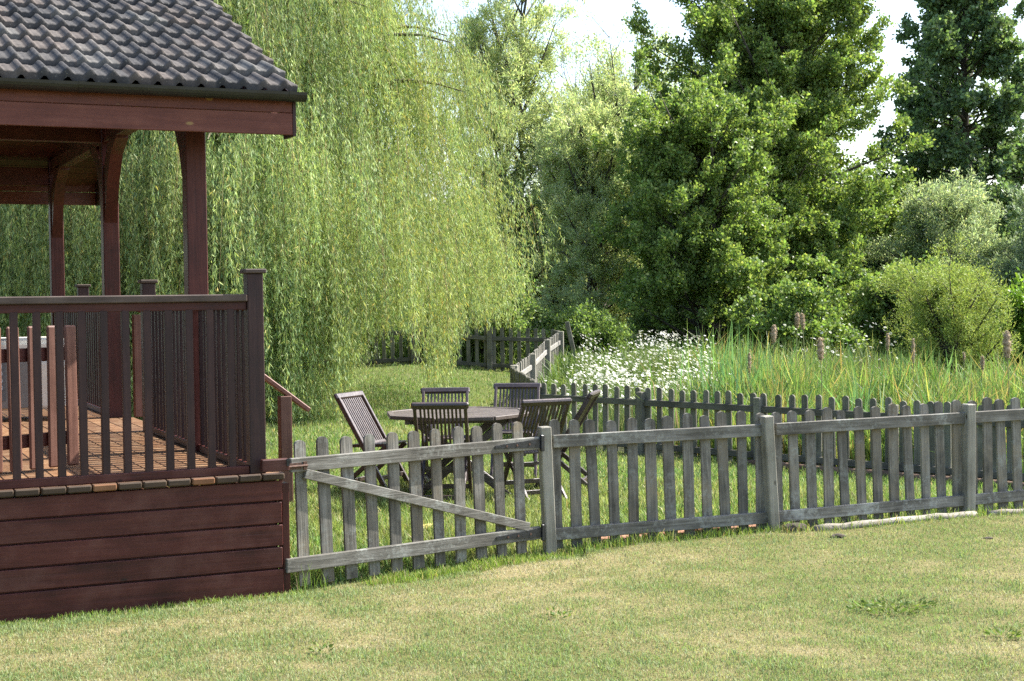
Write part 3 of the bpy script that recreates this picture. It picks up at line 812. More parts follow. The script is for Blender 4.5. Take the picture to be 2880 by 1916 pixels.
m.box((-0.26, -0.3097, 0.228), (0.045, 0.001, 0.005)); m.box((-0.26, -0.3097, 0.212), (0.03, 0.001, 0.004))
m.build('warning_symbols', sign_ink, sp)
m = MB()
for sx in (-1, 1):
    for sy in (-1, 1): m.box((sx * 0.27, sy * 0.2, 0.05), (0.06, 0.06, 0.10), None, 0.006)
m.build('foot', cedar, bn)

# ------------------------------------------------------------------ picket fences
def picket_mesh(name, mat, w=0.078, t=0.020, h=0.90, round_=True):
    o = []
    if round_:
        for k in range(9):
            a = math.pi * k / 8
            o.append((w / 2 * math.cos(a), h - w * 0.42 + w * 0.42 * math.sin(a)))
    else: o = [(w/2, h), (-w/2, h)]
    o = [(w / 2, -0.02)] + o + [(-w / 2, -0.02)]
    m = MB(); m.prism(o, -t / 2, t / 2, 'y')
    return m.mesh(name, mat)
front_pickets = [picket_mesh('picket', grey_z, 0.076 + 0.004 * k, 0.02, 0.9) for k in range(3)]

def fence(name, label, pts, heights, spacing, pmesh, pmat, rmat, post_mat, post_side=-1, group=None, rails=(0.10, 0.76), rail_h=0.09, post_h=0.87, post_w=0.08, pk_h=0.90, lean_deg=(-1.6, 1.0), post_lean=None, posts=None, post_here=None, first_gap=0.5, rail_z=None):
    """pts: ground points (x,y); pickets on the far side of the rails when post_side=-1"""
    root = thing(name, label, 'fence', (pts[0][0], pts[0][1], Hs(*pts[0])), 0, group)
    org = Vector(root.location)
    for i in range(len(pts) - 1):
        a = Vector((*pts[i], heights[i])); b = Vector((*pts[i + 1], heights[i + 1]))
        d = (b - a); L = d.length; dx = d.normalized(); rz = math.atan2(dx.y, dx.x)
        nrm = Vector((dx.y, -dx.x, 0))  # right-hand side of the run (towards the viewer for left-to-right runs)
        s = -post_side
        for q, rh in enumerate(rails):
            o = org - nrm * (0.0)
            m = MB(); m.box((0, 0, 0), (L - post_w * 0.9, 0.034, rail_h * (1 if q else 0.95)), None, 0.004)
            mid = (a + b) / 2 + nrm * (s * 0.0) + Vector((0, 0, rh))
            m.build('rail', rmat, root, loc=mid - org, rot=(0, -math.atan2(d.z, math.hypot(d.x, d.y)), rz))
        n = max(1, int(round((L - spacing * 0.1) / spacing)))
        for k in range(n):
            t = (k + first_gap) / n
            p = a + d * t + nrm * (-s * 0.029) + Vector((0, 0, random.uniform(-.012, .012)))
            me = pmesh[random.randrange(len(pmesh))]
            part('picket', me, root, p - org, (R(random.uniform(-.6, .6)), R(random.gauss(*lean_deg)), rz + R(random.uniform(-1.5, 1.5))), (1, 1, pk_h / 0.9 * random.uniform(0.985, 1.01)))
    for i, p in enumerate(pts):
        if post_here is not None and i not in post_here: continue
        d = Vector(pts[min(i + 1, len(pts) - 1)]) - Vector(pts[max(i - 1, 0)]); rz = math.atan2(d.y, d.x)
        m = MB(); m.box((0, 0, (post_h - 0.1) / 2), (post_w, post_w, post_h + 0.1), None, 0.006)
        nrm = Vector((d.y, -d.x)).normalized() * (0.012)
        ln = post_lean[i] if post_lean else (0, 0)
        m.build('post', post_mat, root, loc=Vector((p[0] + nrm.x, p[1] + nrm.y, heights[i])) - org, rot=(R(ln[0]), R(ln[1]), rz))
    return root

hz = [0.0, 0.005, 0.015, 0.03, 0.03]
fence('picket_fence', 'weathered grey picket fence along the front lawn, right of the gate', [tuple(P1), tuple(P2), tuple(P3), tuple(P4), tuple(P5)], hz, 0.150, front_pickets, grey_z, grey_x, post_z,
      post_lean=[(0, -2.2), (1, -4.0), (0, 0.3), (0, 0), (0, 0)], lean_deg=(-1.7, 0.7))

# gate: hangs on the first post
gd = np.array(P1) - G0; gL = float(np.linalg.norm(gd)); grz = math.atan2(gd[1], gd[0])
gate = thing('garden_gate', 'wide weathered picket gate with diagonal brace beside the deck corner', 'gate', (G0[0], G0[1], 0), grz)
g0, g1 = 0.10, gL - 0.085
for k in range(11):
    t = 0.145 + 0.1735 * k
    part('picket', front_pickets[k % 3], gate, (t, 0.029, 0.012), (R(random.uniform(-.5, .5)), R(random.gauss(-1.9, 0.4)), R(random.uniform(-1, 1))), (1, 1, random.uniform(0.995, 1.015)))
m = MB(); m.beam((0.04, 0, 0.757), (g1, 0, 0.757), 0.034, 0.088, 0.004); m.build('rail', grey_x, gate)
m = MB(); m.beam((0.0, 0, 0.135), (g1, 0, 0.125), 0.034, 0.088, 0.004); m.build('rail', grey_x, gate)
m = MB(); m.beam((0.14, -0.004, 0.70), (g1 - 0.10, -0.004, 0.175), 0.032, 0.062, 0.004); m.build('brace', grey_x, gate)
for z in (0.757, 0.128):
    m = MB()
    m.prism([(g1 - 0.40, z - 0.010), (g1 + 0.0, z - 0.032), (g1 + 0.0, z + 0.032), (g1 - 0.40, z + 0.010)], -0.025, -0.0185, 'y')
    m.box((g1 + 0.012, -0.026, z), (0.03, 0.024, 0.115), None, 0.004)
    m.box((g1 + 0.035, -0.021, z), (0.05, 0.006, 0.10), None, 0.001)
    hg = m.build('hinge', black_iron, gate)
    m = MB()
    for q in (0.30, 0.21, 0.10): m.tube([(g1 - q, -0.024, z), (g1 - q, -0.029, z)], 0.008, 8)
    m.build('bolt_head', iron_pin, hg)
m = MB(); m.tube([(-0.02, -0.028, 0.752), (0.15, -0.028, 0.752)], 0.008, 8)
m.box((0.135, -0.022, 0.752), (0.025, 0.012, 0.05)); m.box((0.05, -0.020, 0.752), (0.12, 0.006, 0.04)); m.build('slide_bolt', iron_pin, gate)

# pond-side fence, seen from the garden
PA = (0.36, 20.4); PB = (5.32, 15.6); PC = (6.9, 14.05)
old_pickets = [picket_mesh('picket', old_z, 0.078 + 0.004 * k, 0.02, 0.9) for k in range(3)]
pts = [tuple(np.array(PA) + (np.array(PC) - np.array(PA)) * k / 5) for k in range(6)]
fence('picket_fence', 'old dark picket fence between the garden and the reeds', pts, [Hs(*p) - 0.02 for p in pts], 0.172, old_pickets, old_z, old_x, old_z, rails=(0.14, 0.70), rail_h=0.08, post_h=0.84, lean_deg=(0, 0.8), post_w=0.09)
# end-on run towards the back
PE = (0.02, 25.0)
pts = [PA, (0.19, 22.7), PE]
fence('picket_fence', 'brown picket fence run seen almost end-on beyond the far right chair', pts, [Hs(*PA) - 0.02, Hs(0.19, 22.7) + 0.0, Hs(*PE) - 0.02], 0.105, old_pickets, old_z, old_x, old_z, rails=(0.14, 0.70), rail_h=0.08, post_h=0.80, post_here=(1,), lean_deg=(0, 0.8))
# pale return section
pale_pickets = [picket_mesh('picket', pale_z, 0.078 + 0.004 * k, 0.02, 0.9) for k in range(2)]
PF = (1.06, 32.6)
pts = [PE, (0.36, 27.4), (0.70, 30.0), PF]
fence('picket_fence', 'pale sunlit picket fence section slanting back beside the daisies', pts, [Hs(*p) - 0.02 for p in pts], 0.20, pale_pickets, pale_z, pale_x, post_z, rails=(0.16, 0.68), rail_h=0.09, post_h=0.92, lean_deg=(0, 0.8), post_w=0.13)
# back fence
pts = [(-5.6, 33.2), (-3.9, 33.1), (-2.2, 33.0), (-0.5, 32.9), (1.0, 32.8)]
fence('picket_fence', 'dark picket fence along the back of the garden under the willow', pts, [Hs(*p) - 0.02 for p in pts], 0.19, old_pickets, old_z, old_x, old_z, rails=(0.12, 0.72), rail_h=0.09, post_h=0.94, pk_h=0.97, lean_deg=(0, 0.8), post_w=0.11)
# leaning stake
lp = thing('leaning_post', 'dark leaning post behind the pale fence end', 'post', (1.34, 32.2, Hs(1.34, 32.2)), 0)
MB().beam((0.12, 0, -0.1), (-0.14, 0.05, 1.12), 0.10, 0.10, 0.01, up=(0, 1, 0)).build('stake', old_z, lp)

# ------------------------------------------------------------------ edging, stones, clods
m = MB()
for seg in ((P1, P2, 0.35),):
    a, b, s0 = seg; d = (b - a) / np.linalg.norm(b - a); L = np.linalg.norm(b - a); s = s0; nrm = np.array([-d[1], d[0]])
    while s < L + 0.0:
        p = a + d * (s + 0.105) + nrm * 0.10
        m.tint = random.random()
        m.box((p[0], p[1], Hs(p[0], p[1]) + 0.012 + random.uniform(-.008, .008)), (0.205, 0.10, 0.065), Matrix.Rotation(math.atan2(d[1], d[0]) + random.uniform(-.05, .05), 3, 'Z') , 0.008)
        s += 0.215
tag(m.build('brick_edging', brick_m), 'row of orange bricks edging the turf under the front fence', 'edging')

def edging(name, label, a, b, r, off=0.0, group=None, mat=None):
    a = np.array(a); b = np.array(b); L = np.linalg.norm(b - a); d = (b - a) / L
    t = thing(name, label, 'log', (a[0], a[1], Hs(*a)), math.atan2(d[1], d[0]), group)
    pts = []; rad = []
    for k in range(13):
        s = L * k / 12; q = a + d * s
        pts.append((s, 0.004 * math.sin(k * 1.7), Hs(q[0], q[1]) * 0.5 - Hs(*a) * 0.5 + r * 0.45 + 0.003 * math.sin(k * 2.3)))
        rad.append(r * (1 + 0.07 * math.sin(k * 2.1)) if 0 < k < 12 else r * 0.85)
    MB().tube(pts, rad, 10).build('log', mat or log_m, t, True)
    return t
fd = (P3 - P2) / np.linalg.norm(P3 - P2); fn = np.array([fd[1], -fd[0]])
edging('edging_log', 'long pale log lying along the fence foot between the two right posts', P2 + fd * 0.28 + fn * 0.14, P3 - fd * 0.02 + fn * 0.12, 0.033)
edging('edging_log', 'shorter pale log running out of frame from the rightmost front post', P3 + fd * 0.10 + fn * 0.13, P4 + fn * 0.13, 0.028)
pdv = (np.array(PC) - np.array(PA)) / np.linalg.norm(np.array(PC) - np.array(PA)); pnn = np.array([pdv[1], -pdv[0]])
edging('edging_log', 'thin reddish edging timber along the foot of the reed fence', np.array(PA) + pdv * 3.5 + pnn * 0.08, np.array(PC) + pnn * 0.08, 0.05, mat=wood('red_edging', (0.07, 0.045, 0.03), (0.16, 0.10, 0.065), (0.26, 0.18, 0.12), 0, 20, 0.9))

def clump(name, label, cat, x, y, sx, sy, sz, mat, seed=0, rot=0.0):
    bm = bmesh.new(); bmesh.ops.create_icosphere(bm, subdivisions=3, radius=1.0)
    r_ = random.Random(seed)
    off = [r_.uniform(0, 10) for _ in range(3)]
    for v in bm.verts:
        p = v.co
        f = 0.72 + 0.5 * float(fbm(np.array([p.x * 1.6 + off[0] + p.z]), np.array([p.y * 1.6 + off[1] - p.z]), seed, 3)[0])
        v.co = Vector((p.x * sx * f, p.y * sy * f, p.z * sz * f))
    me = bpy.data.meshes.new(name); bm.to_mesh(me); bm.free(); me.materials.append(mat)
    o = link(bpy.data.objects.new(name, me)); o.location = (x, y, Hs(x, y) + sz * 0.35); o.rotation_euler = (0, 0, rot)
    return tag(o, label, cat)
clump('soil_clod', 'dark flat clod on the lawn in front of the right fence panel', 'clod', 2.36, 10.72, 0.055, 0.035, 0.02, soil_m, 3)
clump('soil_clod', 'tiny dark clod on the lawn near the right edge', 'clod', 3.42, 10.62, 0.035, 0.025, 0.014, soil_m, 5)
q = P2 + fd * 0.14 + fn * 0.10
clump('bark_heap', 'dark heap of bark at the foot of the leaning middle post', 'heap', q[0], q[1], 0.11, 0.06, 0.05, soil_m, 8, 0.4)
clump('yellow_toy', 'small pale yellow piece lying in the grass behind the gate', 'toy', -0.64, 11.0, 0.12, 0.03, 0.03, yellow_m, 4, 0.35).location.z += 0.06
# broad-leaved weeds in the lawn
def weed(label, x, y, r, n):
    t = thing('lawn_weed', label, 'weed', (x, y, Hs(x, y)), 0, 'broad-leaved weeds in the lawn')
    a = rng.uniform(0, 6.28, n); rr = r * np.sqrt(rng.random(n))
    P = np.stack([x + np.cos(a) * rr, y + np.sin(a) * rr * 0.7, H(x + np.cos(a) * rr, y + np.sin(a) * rr) + rng.uniform(0.005, 0.04, n)], 1)
    D = unit(np.stack([np.cos(a) + rng.normal(size=n) * .4, np.sin(a) + rng.normal(size=n) * .4, rng.uniform(0.1, 0.9, n)], 1))
    V, F = leaves_geo(P, D, rng.uniform(0.02, 0.045, n), rng.uniform(0.008, 0.016, n), 0.3)
    np_mesh('leaves', V, F, grass_m, palette(n, [(0.10, 0.16, 0.04), (0.15, 0.21, 0.055)], [1, 1], 0.2), t, t.location)
weed('broad patch of dark weeds on the right of the lawn', 2.12, 8.3, 0.24, 260)
weed('small tuft of weeds on the lawn in front of the fence end of the gate', 0.24, 8.15, 0.06, 40)
weed('dark leafy sprig on the lawn in front of the deck', -0.98, 7.42, 0.05, 26)
weed('weed tuft on the near left of the lawn', -0.80, 6.55, 0.07, 50)
weed('little weed at the right edge of the lawn', 2.52, 7.6, 0.08, 60)

# ------------------------------------------------------------------ table + folding chairs
TX, TY = -0.50, 13.38
tb = thing('garden_table', 'octagonal dark wooden garden table with crossed folding legs', 'table', (TX, TY, Hs(TX, TY)), R(8))
m = MB(); rT = 0.625
octo = [(rT / math.cos(math.pi / 8) * math.cos(math.pi / 8 + k * math.pi / 4), rT / math.cos(math.pi / 8) * math.sin(math.pi / 8 + k * math.pi / 4)) for k in range(8)]
# slatted top clipped to the octagon
w_ = 0.09
k = -7
def clipx(y):
    a = abs(y); s = rT * math.tan(math.pi / 8)
    return rT if a <= s else rT - (a - s)
yy = -rT
while yy < rT - 0.01:
    y0, y1 = yy + 0.003, min(yy + w_ - 0.003, rT)
    m.tint = random.random()
    ys = [y0, y1]
    s = rT * math.tan(math.pi / 8)
    cut = [q for q in (-s, s) if y0 < q < y1]
    yl = sorted([y0, y1] + cut)
    out = [(clipx(q) - 0.045, q) for q in yl] + [(-clipx(q) + 0.045, q) for q in yl[::-1]]
    m.prism(out, 0.716, 0.738)
    yy += w_
m.build('table_top', table_m, tb)
m = MB()
for k in range(8):
    a = Vector((*octo[k], 0.727)) * 1; b = Vector((*octo[(k + 1) % 8], 0.727))
    c = Vector((0, 0, 0.727)); a2 = a + (c - a) * 0.035; b2 = b + (c - b) * 0.035
    m.beam(a2, b2, 0.05, 0.034, 0.004)
m.build('table_rim', table_m, tb)
m = MB()
for s in (-0.30, 0.30): m.beam((-0.5, s, 0.69), (0.5, s, 0.69), 0.03, 0.05)
for s in (-0.42, 0.42): m.beam((s, -0.42, 0.69), (s, 0.42, 0.69), 0.03, 0.05)
m.build('apron', teak_x, tb)
for s in (-1, 1):
    for q in (-1, 1):
        MB().beam((0.42 * s * q, 0.27 * s + 0.02 * q, 0.0), (-0.40 * s * q, 0.27 * s + 0.02 * q, 0.68), 0.035, 0.065).build('leg', teak_x, tb)
m = MB(); m.beam((-0.28, -0.27, 0.12), (-0.28, 0.27, 0.12), 0.03, 0.05); m.beam((0.28, -0.27, 0.12), (0.28, 0.27, 0.12), 0.03, 0.05); m.beam((0, -0.27, 0.335), (0, 0.27, 0.335), 0.03, 0.05)
m.build('stretcher', teak_x, tb)

def make_chair():
    t = thing('folding_chair', '', 'chair')
    W = 0.215
    top = Vector((-0.30, 0, 0.885)); foot = Vector((0.235, 0, 0.0))
    dirv = (top - foot).normalized()
    def at(z): return foot + dirv * ((z - foot.z) / dirv.z)
    for s in (-1, 1):
        MB().beam(foot + Vector((0, s * W, 0)), at(0.86) + Vector((0, s * W, 0)), 0.028, 0.045, 0.004).build('leg', teak_x, t)
        MB().beam((-0.30, s * (W - 0.034), 0.0), (0.21, s * (W - 0.034), 0.425), 0.026, 0.042, 0.004).build('leg', teak_x, t)
    m = MB(); m.beam(at(0.868) + Vector((0, -W - 0.028, 0)), at(0.868) + Vector((0, W + 0.028, 0)), 0.042, 0.062, 0.012, up=dirv)
    m.build('top_rail', teak_x, t)
    m = MB(); nS = 11
    for k in range(nS):
        y = -W + 0.03 + (2 * W - 0.06) * (k + 0.5) / nS
        m.tint = random.random(); m.beam(at(0.42) + Vector((0.0, y, 0)), at(0.845) + Vector((0.0, y, 0)), 0.018, 0.012, 0.002, up=(1, 0, 0.5))
    m.beam(at(0.43) + Vector((0, -W, 0)), at(0.43) + Vector((0, W, 0)), 0.022, 0.04, 0.003, up=dirv)
    m.build('backrest', teak_x, t)
    m = MB()
    for k in range(9):
        x = -0.15 + 0.045 * k
        m.tint = random.random(); m.box((x, 0, 0.440 - 0.02 * (1 - k / 8)), (0.034, 2 * W - 0.085, 0.016), None, 0.003)
    for s in (-1, 1): m.beam((-0.17, s * (W - 0.062), 0.412), (0.22, s * (W - 0.062), 0.430), 0.022, 0.03, 0.003)
    m.build('seat', teak_x, t)
    m = MB()
    m.beam((at(0.13).x, -W, 0.13), (at(0.13).x, W, 0.13), 0.022, 0.04, 0.003)
    m.beam((-0.205, -W + 0.03, 0.08), (-0.205, W - 0.03, 0.08), 0.022, 0.04, 0.003)
    m.beam((0.06, -W + 0.03, 0.30), (0.06, W - 0.03, 0.30), 0.02, 0.03, 0.003)
    m.build('stretcher', teak_x, t)
    return t
chairs = [
    (-1.27, 13.72, (0.90, -0.42), 'folding chair turned away left of the table, sunlit slatted back facing right'),
    (-0.60, 12.72, (0.05, 1.0), 'folding chair in front of the table with its back to the viewer'),
    (-0.66, 14.30, (0.02, -1.0), 'folding chair straight behind the table, mostly hidden by the front chair'),
    (0.02, 14.62, (-0.10, -1.0), 'folding chair behind the right edge of the table, slatted back above tabletop'),
    (0.17, 13.10, (-0.42, 0.90), 'folding chair turned askew beside the gate post, back to the viewer'),
    (0.47, 13.72, (-0.97, 0.22), 'folding chair seen edge-on right of the table, leaning towards the reed fence'),
]
ch0 = make_chair()
for i, (x, y, f, lab) in enumerate(chairs):
    c = ch0 if i == 0 else copy_tree(ch0)
    c.location = (x, y, Hs(x, y)); c.rotation_euler = (0, 0, math.atan2(f[1], f[0]))
    c['label'] = lab; c['group'] = 'folding chairs around the garden table'

# ------------------------------------------------------------------ weeping willow
def make_willow():
    cx, cy = -5.0, 26.2
    b0 = np.array([cx, cy, Hs(cx, cy)])
    root = thing('weeping_willow', 'huge weeping willow with yellow-green curtains hanging to the lawn behind the veranda', 'tree', tuple(b0))
    tg = Geo()
    ts = np.linspace(0, 1, 8)
    trunk_geo(tg, b0 + np.stack([0.5 * ts ** 2, 0.2 * np.sin(ts * 3), -0.2 + 5.2 * ts], 1), 0.42 * (1 - 0.45 * ts) + 0.2 * np.exp(-ts * 9), 12)
    RX, RY = 4.75, 6.0
    SP = []; SL = []; SV = []
    def shell(z):
        return math.sqrt(max(0.02, 1 - (max(0.0, z - 4.0) / 5.0) ** 2))
    nb = 100
    for k in range(nb):
        az = k * 2.39996 + rng.normal() * 0.2
        ze = rng.uniform(3.6, 8.2); reach = shell(ze) * (rng.uniform(0.6, 0.9) if k % 3 else rng.uniform(0.92, 1.02))
        out = np.array([math.cos(az) * RX, math.sin(az) * RY, 0]) * reach
        p0 = b0 + np.array([0.4, 0, rng.uniform(2.2, 5.0)]); p1 = b0 + out * 0.55 + np.array([0, 0, ze + 0.9]); p2 = b0 + out + np.array([0, 0, ze])
        t = np.linspace(0, 1, 9)[:, None]
        pts = p0 * (1 - t) ** 2 + 2 * p1 * t * (1 - t) + p2 * t ** 2
        trunk_geo(tg, pts, (0.10 if k % 3 == 0 else 0.08) * (1 - t[:, 0]) ** 1.1 + 0.010, 5)
        for q in range(7):
            tt = 0.25 + 0.75 * (q + rng.random()) / 7
            c = p0 * (1 - tt) ** 2 + 2 * p1 * tt * (1 - tt) + p2 * tt ** 2 + rng.normal(size=3) * 0.25
            sp = rng.uniform(0.12, 0.3); lc = rng.uniform(1.2, 3.2)
            for s in range(int(rng.integers(6, 11))):
                SP.append(c + rng.normal(size=3) * np.array([sp, sp, sp * 0.6])); SL.append(lc * rng.uniform(0.45, 1.1))
                SV.append(rng.normal(size=3) * np.array([0.14, 0.14, 0]))
    # drooping boughs of the outer shell: each a waterfall of strands on a falling arc
    for k in range(700):
        az = rng.uniform(0, 2 * math.pi)
        if math.sin(az) > 0.45 and rng.random() < 0.35: continue
        z = 9.0 - 7.2 * rng.random() ** 0.8
        lump = min(1.02, 0.62 + 0.74 * float(fbm(np.array([az * 4.2 + 20]), np.array([z * 0.65]), 13, 3)[0]))
        rr = shell(z) * lump * rng.uniform(0.80, 1.05)
        c = b0 + np.array([math.cos(az) * RX * rr, math.sin(az) * RY * rr, z])
        rad = np.array([math.cos(az), math.sin(az), 0.0]); tan = np.array([-math.sin(az), math.cos(az), 0.0])
        arc = unit((rad * rng.uniform(0.3, 1.0) + tan * rng.normal() * 0.7 + np.array([0, 0, rng.uniform(-0.7, 0.1)]))[None])[0] * rng.uniform(0.5, 1.3)
        lc = rng.uniform(0.8, 2.3) if z > 4.5 else rng.uniform(1.4, 4.2)
        sp = rng.uniform(0.05, 0.13)
        for s in range(int(rng.integers(9, 17))):
            q = rng.random()
            SP.append(c + arc * (q - 0.5) + np.array([0, 0, -0.35 * q * q]) + rng.normal(size=3) * sp)
            SL.append(lc * rng.uniform(0.5, 1.1) * (1 - 0.3 * q)); SV.append(rad * rng.uniform(0.0, 0.35) + arc * 0.25 * q + rng.normal(size=3) * np.array([0.07, 0.07, 0]))
    # skirt: curtains that reach down to the turf on the near and left sides
    for k in range(240):
        az = rng.uniform(math.pi * 0.95, math.pi * 1.85) if k % 2 else rng.uniform(math.pi * 1.4, math.pi * 1.72); rr = rng.uniform(0.74, 1.04)
        c = b0 + np.array([math.cos(az) * RX * rr, math.sin(az) * RY * rr, rng.uniform(1.6, 4.2)])
        sp = rng.uniform(0.08, 0.2); lc = rng.uniform(2.0, 4.6)
        for s in range(int(rng.integers(7, 13))):
            SP.append(c + rng.normal(size=3) * np.array([sp, sp, 0.4])); SL.append(lc * rng.uniform(0.5, 1.1))
            SV.append(np.array([math.cos(az), math.sin(az), 0]) * rng.uniform(0, 0.25) + rng.normal(size=3) * np.array([0.08, 0.08, 0]))
    SP = np.array(SP); SL = np.array(SL); SV = np.array(SV)
    # tips stop at the ground, and higher on the right where the crown lifts clear of the lawn
    ang = SP[:, 0]
    px = SP[:, 0] + SV[:, 0]
    floor = H(SP[:, 0], SP[:, 1]) + 0.05 + np.interp(px, [-2.5, -2.0, -1.5, -1.35, -1.05, -0.85, 0.0, 0.5, 1.2], [0.0, 1.25, 1.25, 0.25, 0.25, 1.25, 1.5, 2.0, 2.4]) + np.abs(rng.normal(size=len(SP))) * 0.3
    floor += np.clip((SP[:, 1] - 27.5) * 0.3, 0, 1.5)
    SL = np.minimum(SL, np.maximum(SP[:, 2] - floor, 0.15))
    per = np.maximum((SL * 36).astype(int), 3)
    idx = np.repeat(np.arange(len(SP)), per)
    # thin out what never faces out (deep back)
    n = len(idx)
    t = rng.random(n)
    l = SL[idx]
    drop = t * l
    outw = SV[idx] * (1 - np.exp(-1.6 * drop))[:, None]
    sway = np.stack([np.sin(drop * 1.3 + idx * 0.7) * 0.05, np.cos(drop * 1.1 + idx * 1.3) * 0.05, 0 * drop], 1)
    P = SP[idx] + outw + sway; P[:, 2] -= drop
    P += rng.normal(size=(n, 3)) * 0.018
    D = unit(rng.normal(size=(n, 3)) * 0.32 + np.array([[0, 0, -0.85]]) + SV[idx] * 0.5 * np.exp(-1.6 * drop)[:, None])
    V, F = leaves_geo(P, D, rng.uniform(0.06, 0.12, n), rng.uniform(0.010, 0.018, n))
    tone = rng.normal(size=len(SP)) * 0.08 + (fbm(SP[:, 0] * 1.3 + SP[:, 2] * 0.5, SP[:, 1] * 1.3 + SP[:, 2] * 0.9, 83, 3) - 0.5) * 1.1
    hue = (fbm(SP[:, 0] * 0.9 + SP[:, 2] * 0.4, SP[:, 1] * 0.9 - SP[:, 2] * 0.6, 87, 2) - 0.5) * 0.3
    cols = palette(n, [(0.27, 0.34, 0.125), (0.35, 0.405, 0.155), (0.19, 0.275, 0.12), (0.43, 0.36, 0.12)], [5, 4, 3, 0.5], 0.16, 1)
    cols = np.clip(cols * np.clip(1 + tone[idx], 0.6, 1.45)[:, None] * np.stack([1 + hue[idx], 1 + 0.3 * hue[idx], 1 - 0.6 * hue[idx]], 1), 0.01, 0.9)
    print('willow leaves', n)
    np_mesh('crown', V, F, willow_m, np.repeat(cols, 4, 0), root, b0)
    # larger leaves added inside the crown to block sunlight
    m_ = 230000
    a_ = rng.uniform(0, 2 * math.pi, m_); z_ = rng.uniform(0.9, 8.3, m_); r_ = np.sqrt(rng.uniform(0.05, 0.62, m_))
    sh = np.sqrt(np.maximum(0.02, 1 - (np.maximum(0, z_ - 4.0) / 5.0) ** 2))
    Pi = b0 + np.stack([np.cos(a_) * RX * r_ * sh, np.sin(a_) * RY * r_ * sh, z_], 1)
    kp = fbm(Pi[:, 0] * 0.9 + 3 * Pi[:, 2] * 0.2, Pi[:, 1] * 0.9 + Pi[:, 2] * 0.25, 19, 3) > 0.44
    kp &= Pi[:, 2] > b0[2] + np.interp(Pi[:, 0], [-9, -4, -2, 0], [1.2, 0.9, 1.6, 2.4])
    Pi = Pi[kp]; m_ = len(Pi)
    Vi, Fi = leaves_geo(Pi, unit(rng.normal(size=(m_, 3)) * 0.5 + np.array([[0, 0, -0.8]])), rng.uniform(0.10, 0.18, m_), rng.uniform(0.018, 0.032, m_))
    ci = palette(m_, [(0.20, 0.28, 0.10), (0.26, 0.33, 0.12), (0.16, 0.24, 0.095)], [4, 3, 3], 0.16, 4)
    np_mesh('crown_light_block', Vi, Fi, willow_m, ci, root, b0)
    # thin hanging twigs
    sub = rng.choice(len(SP), min(2600, len(SP)), replace=False)
    S = SP[sub]; E = S + SV[sub] * (1 - np.exp(-1.6 * SL[sub]))[:, None]; E[:, 2] = S[:, 2] - SL[sub]
    Dd = E - S; Ll = np.linalg.norm(Dd, axis=1)
    V, F = seg_tubes(S, unit(Dd), Ll, 0.004 + 0 * Ll, 0.0015 + 0 * Ll, 3)
    np_mesh('twigs', V, F, plain('willow_twig', (0.22, 0.17, 0.06), 0.6), None, root, b0)
    tg.build('trunk', willow_bark, root, b0, True)
    return root
make_willow()

# ------------------------------------------------------------------ other trees and bushes
ALD = [(0.175, 0.25, 0.07), (0.225, 0.30, 0.085), (0.125, 0.195, 0.06), (0.30, 0.36, 0.11)]
DARK = [(0.11, 0.17, 0.085), (0.15, 0.225, 0.10), (0.19, 0.27, 0.11)]
PALE = [(0.37, 0.44, 0.20), (0.45, 0.51, 0.24), (0.30, 0.37, 0.17), (0.52, 0.55, 0.32)]
SILV = [(0.24, 0.31, 0.18), (0.31, 0.38, 0.24), (0.18, 0.245, 0.135)]
YELL = [(0.27, 0.34, 0.085), (0.34, 0.40, 0.11), (0.20, 0.275, 0.07)]
def cone(r, p=0.75, base=0.75):
    return lambda f: r * (base + (1 - base) * min(1, f / 0.22)) * max(0.05, 1 - max(0, f - 0.12) / 0.88) ** p
def dome(r): return lambda f: r * math.sqrt(max(0.04, 1 - max(0, (f - 0.25) / 0.78) ** 2)) * (0.75 + 0.25 * min(1, f / 0.25))

make_tree('alder_tree', 'tall broad dark green tree behind the daisies and reeds, the largest right of the willow', 'tree', (7.65, 43.0), 12.0, lambda f: 0.86 * float(np.interp(f * 12.0, [0, 1, 3, 6, 8.2, 10.4, 12], [3.3, 4.1, 4.3, 3.6, 2.85, 1.9, 0.6])), 165, 330000, 0.10, 0.08, ALD, [4, 4, 2, 1.5],
          elev=(8, 46), f0=0.04, trunk_r=0.2, sec=11, ter=5, mat=leaf_gloss, spread=0.07, stems=3, tri_up=0.18, keep=0.8)
make_tree('alder_tree', 'lower dark green tree with bright shoots standing in front of the tall alder', 'tree', (4.95, 38.0), 5.8, cone(2.55, 0.42, 0.92), 100, 170000, 0.09, 0.07, ALD, [4, 4, 2, 1.2],
          elev=(10, 60), f0=0.04, trunk_r=0.13, sec=10, ter=5, mat=leaf_gloss, spread=0.06, stems=3, tri_up=0.2, vert=0.5, keep=0.8)
make_tree('willow_tree', 'pale grey-green upright willow between the weeping willow and the dark alder', 'tree', (2.6, 46.0), 6.9, dome(2.0), 110, 85000, 0.16, 0.034, PALE, [4, 4, 2, 1], elev=(20, 60), f0=0.06, trunk_r=0.13, sec=10, ter=5, stems=3, spread=0.07, mat=pale_m, vert=0.6, keep=0.62)
make_tree('willow_tree', 'tall wispy pale willow rising out of frame right of the weeping willow', 'tree', (0.1, 53.0), 13.4, lambda f: 2.7 * (0.8 if f < 0.5 else max(0.25, 0.8 - (f - 0.5) * 0.7)), 110, 95000, 0.17, 0.036, PALE, [4, 4, 3, 1], elev=(30, 62), f0=0.12, trunk_r=0.16, sec=9, ter=5, stems=3, spread=0.11, mat=pale_m, keep=0.55, vert=0.5)
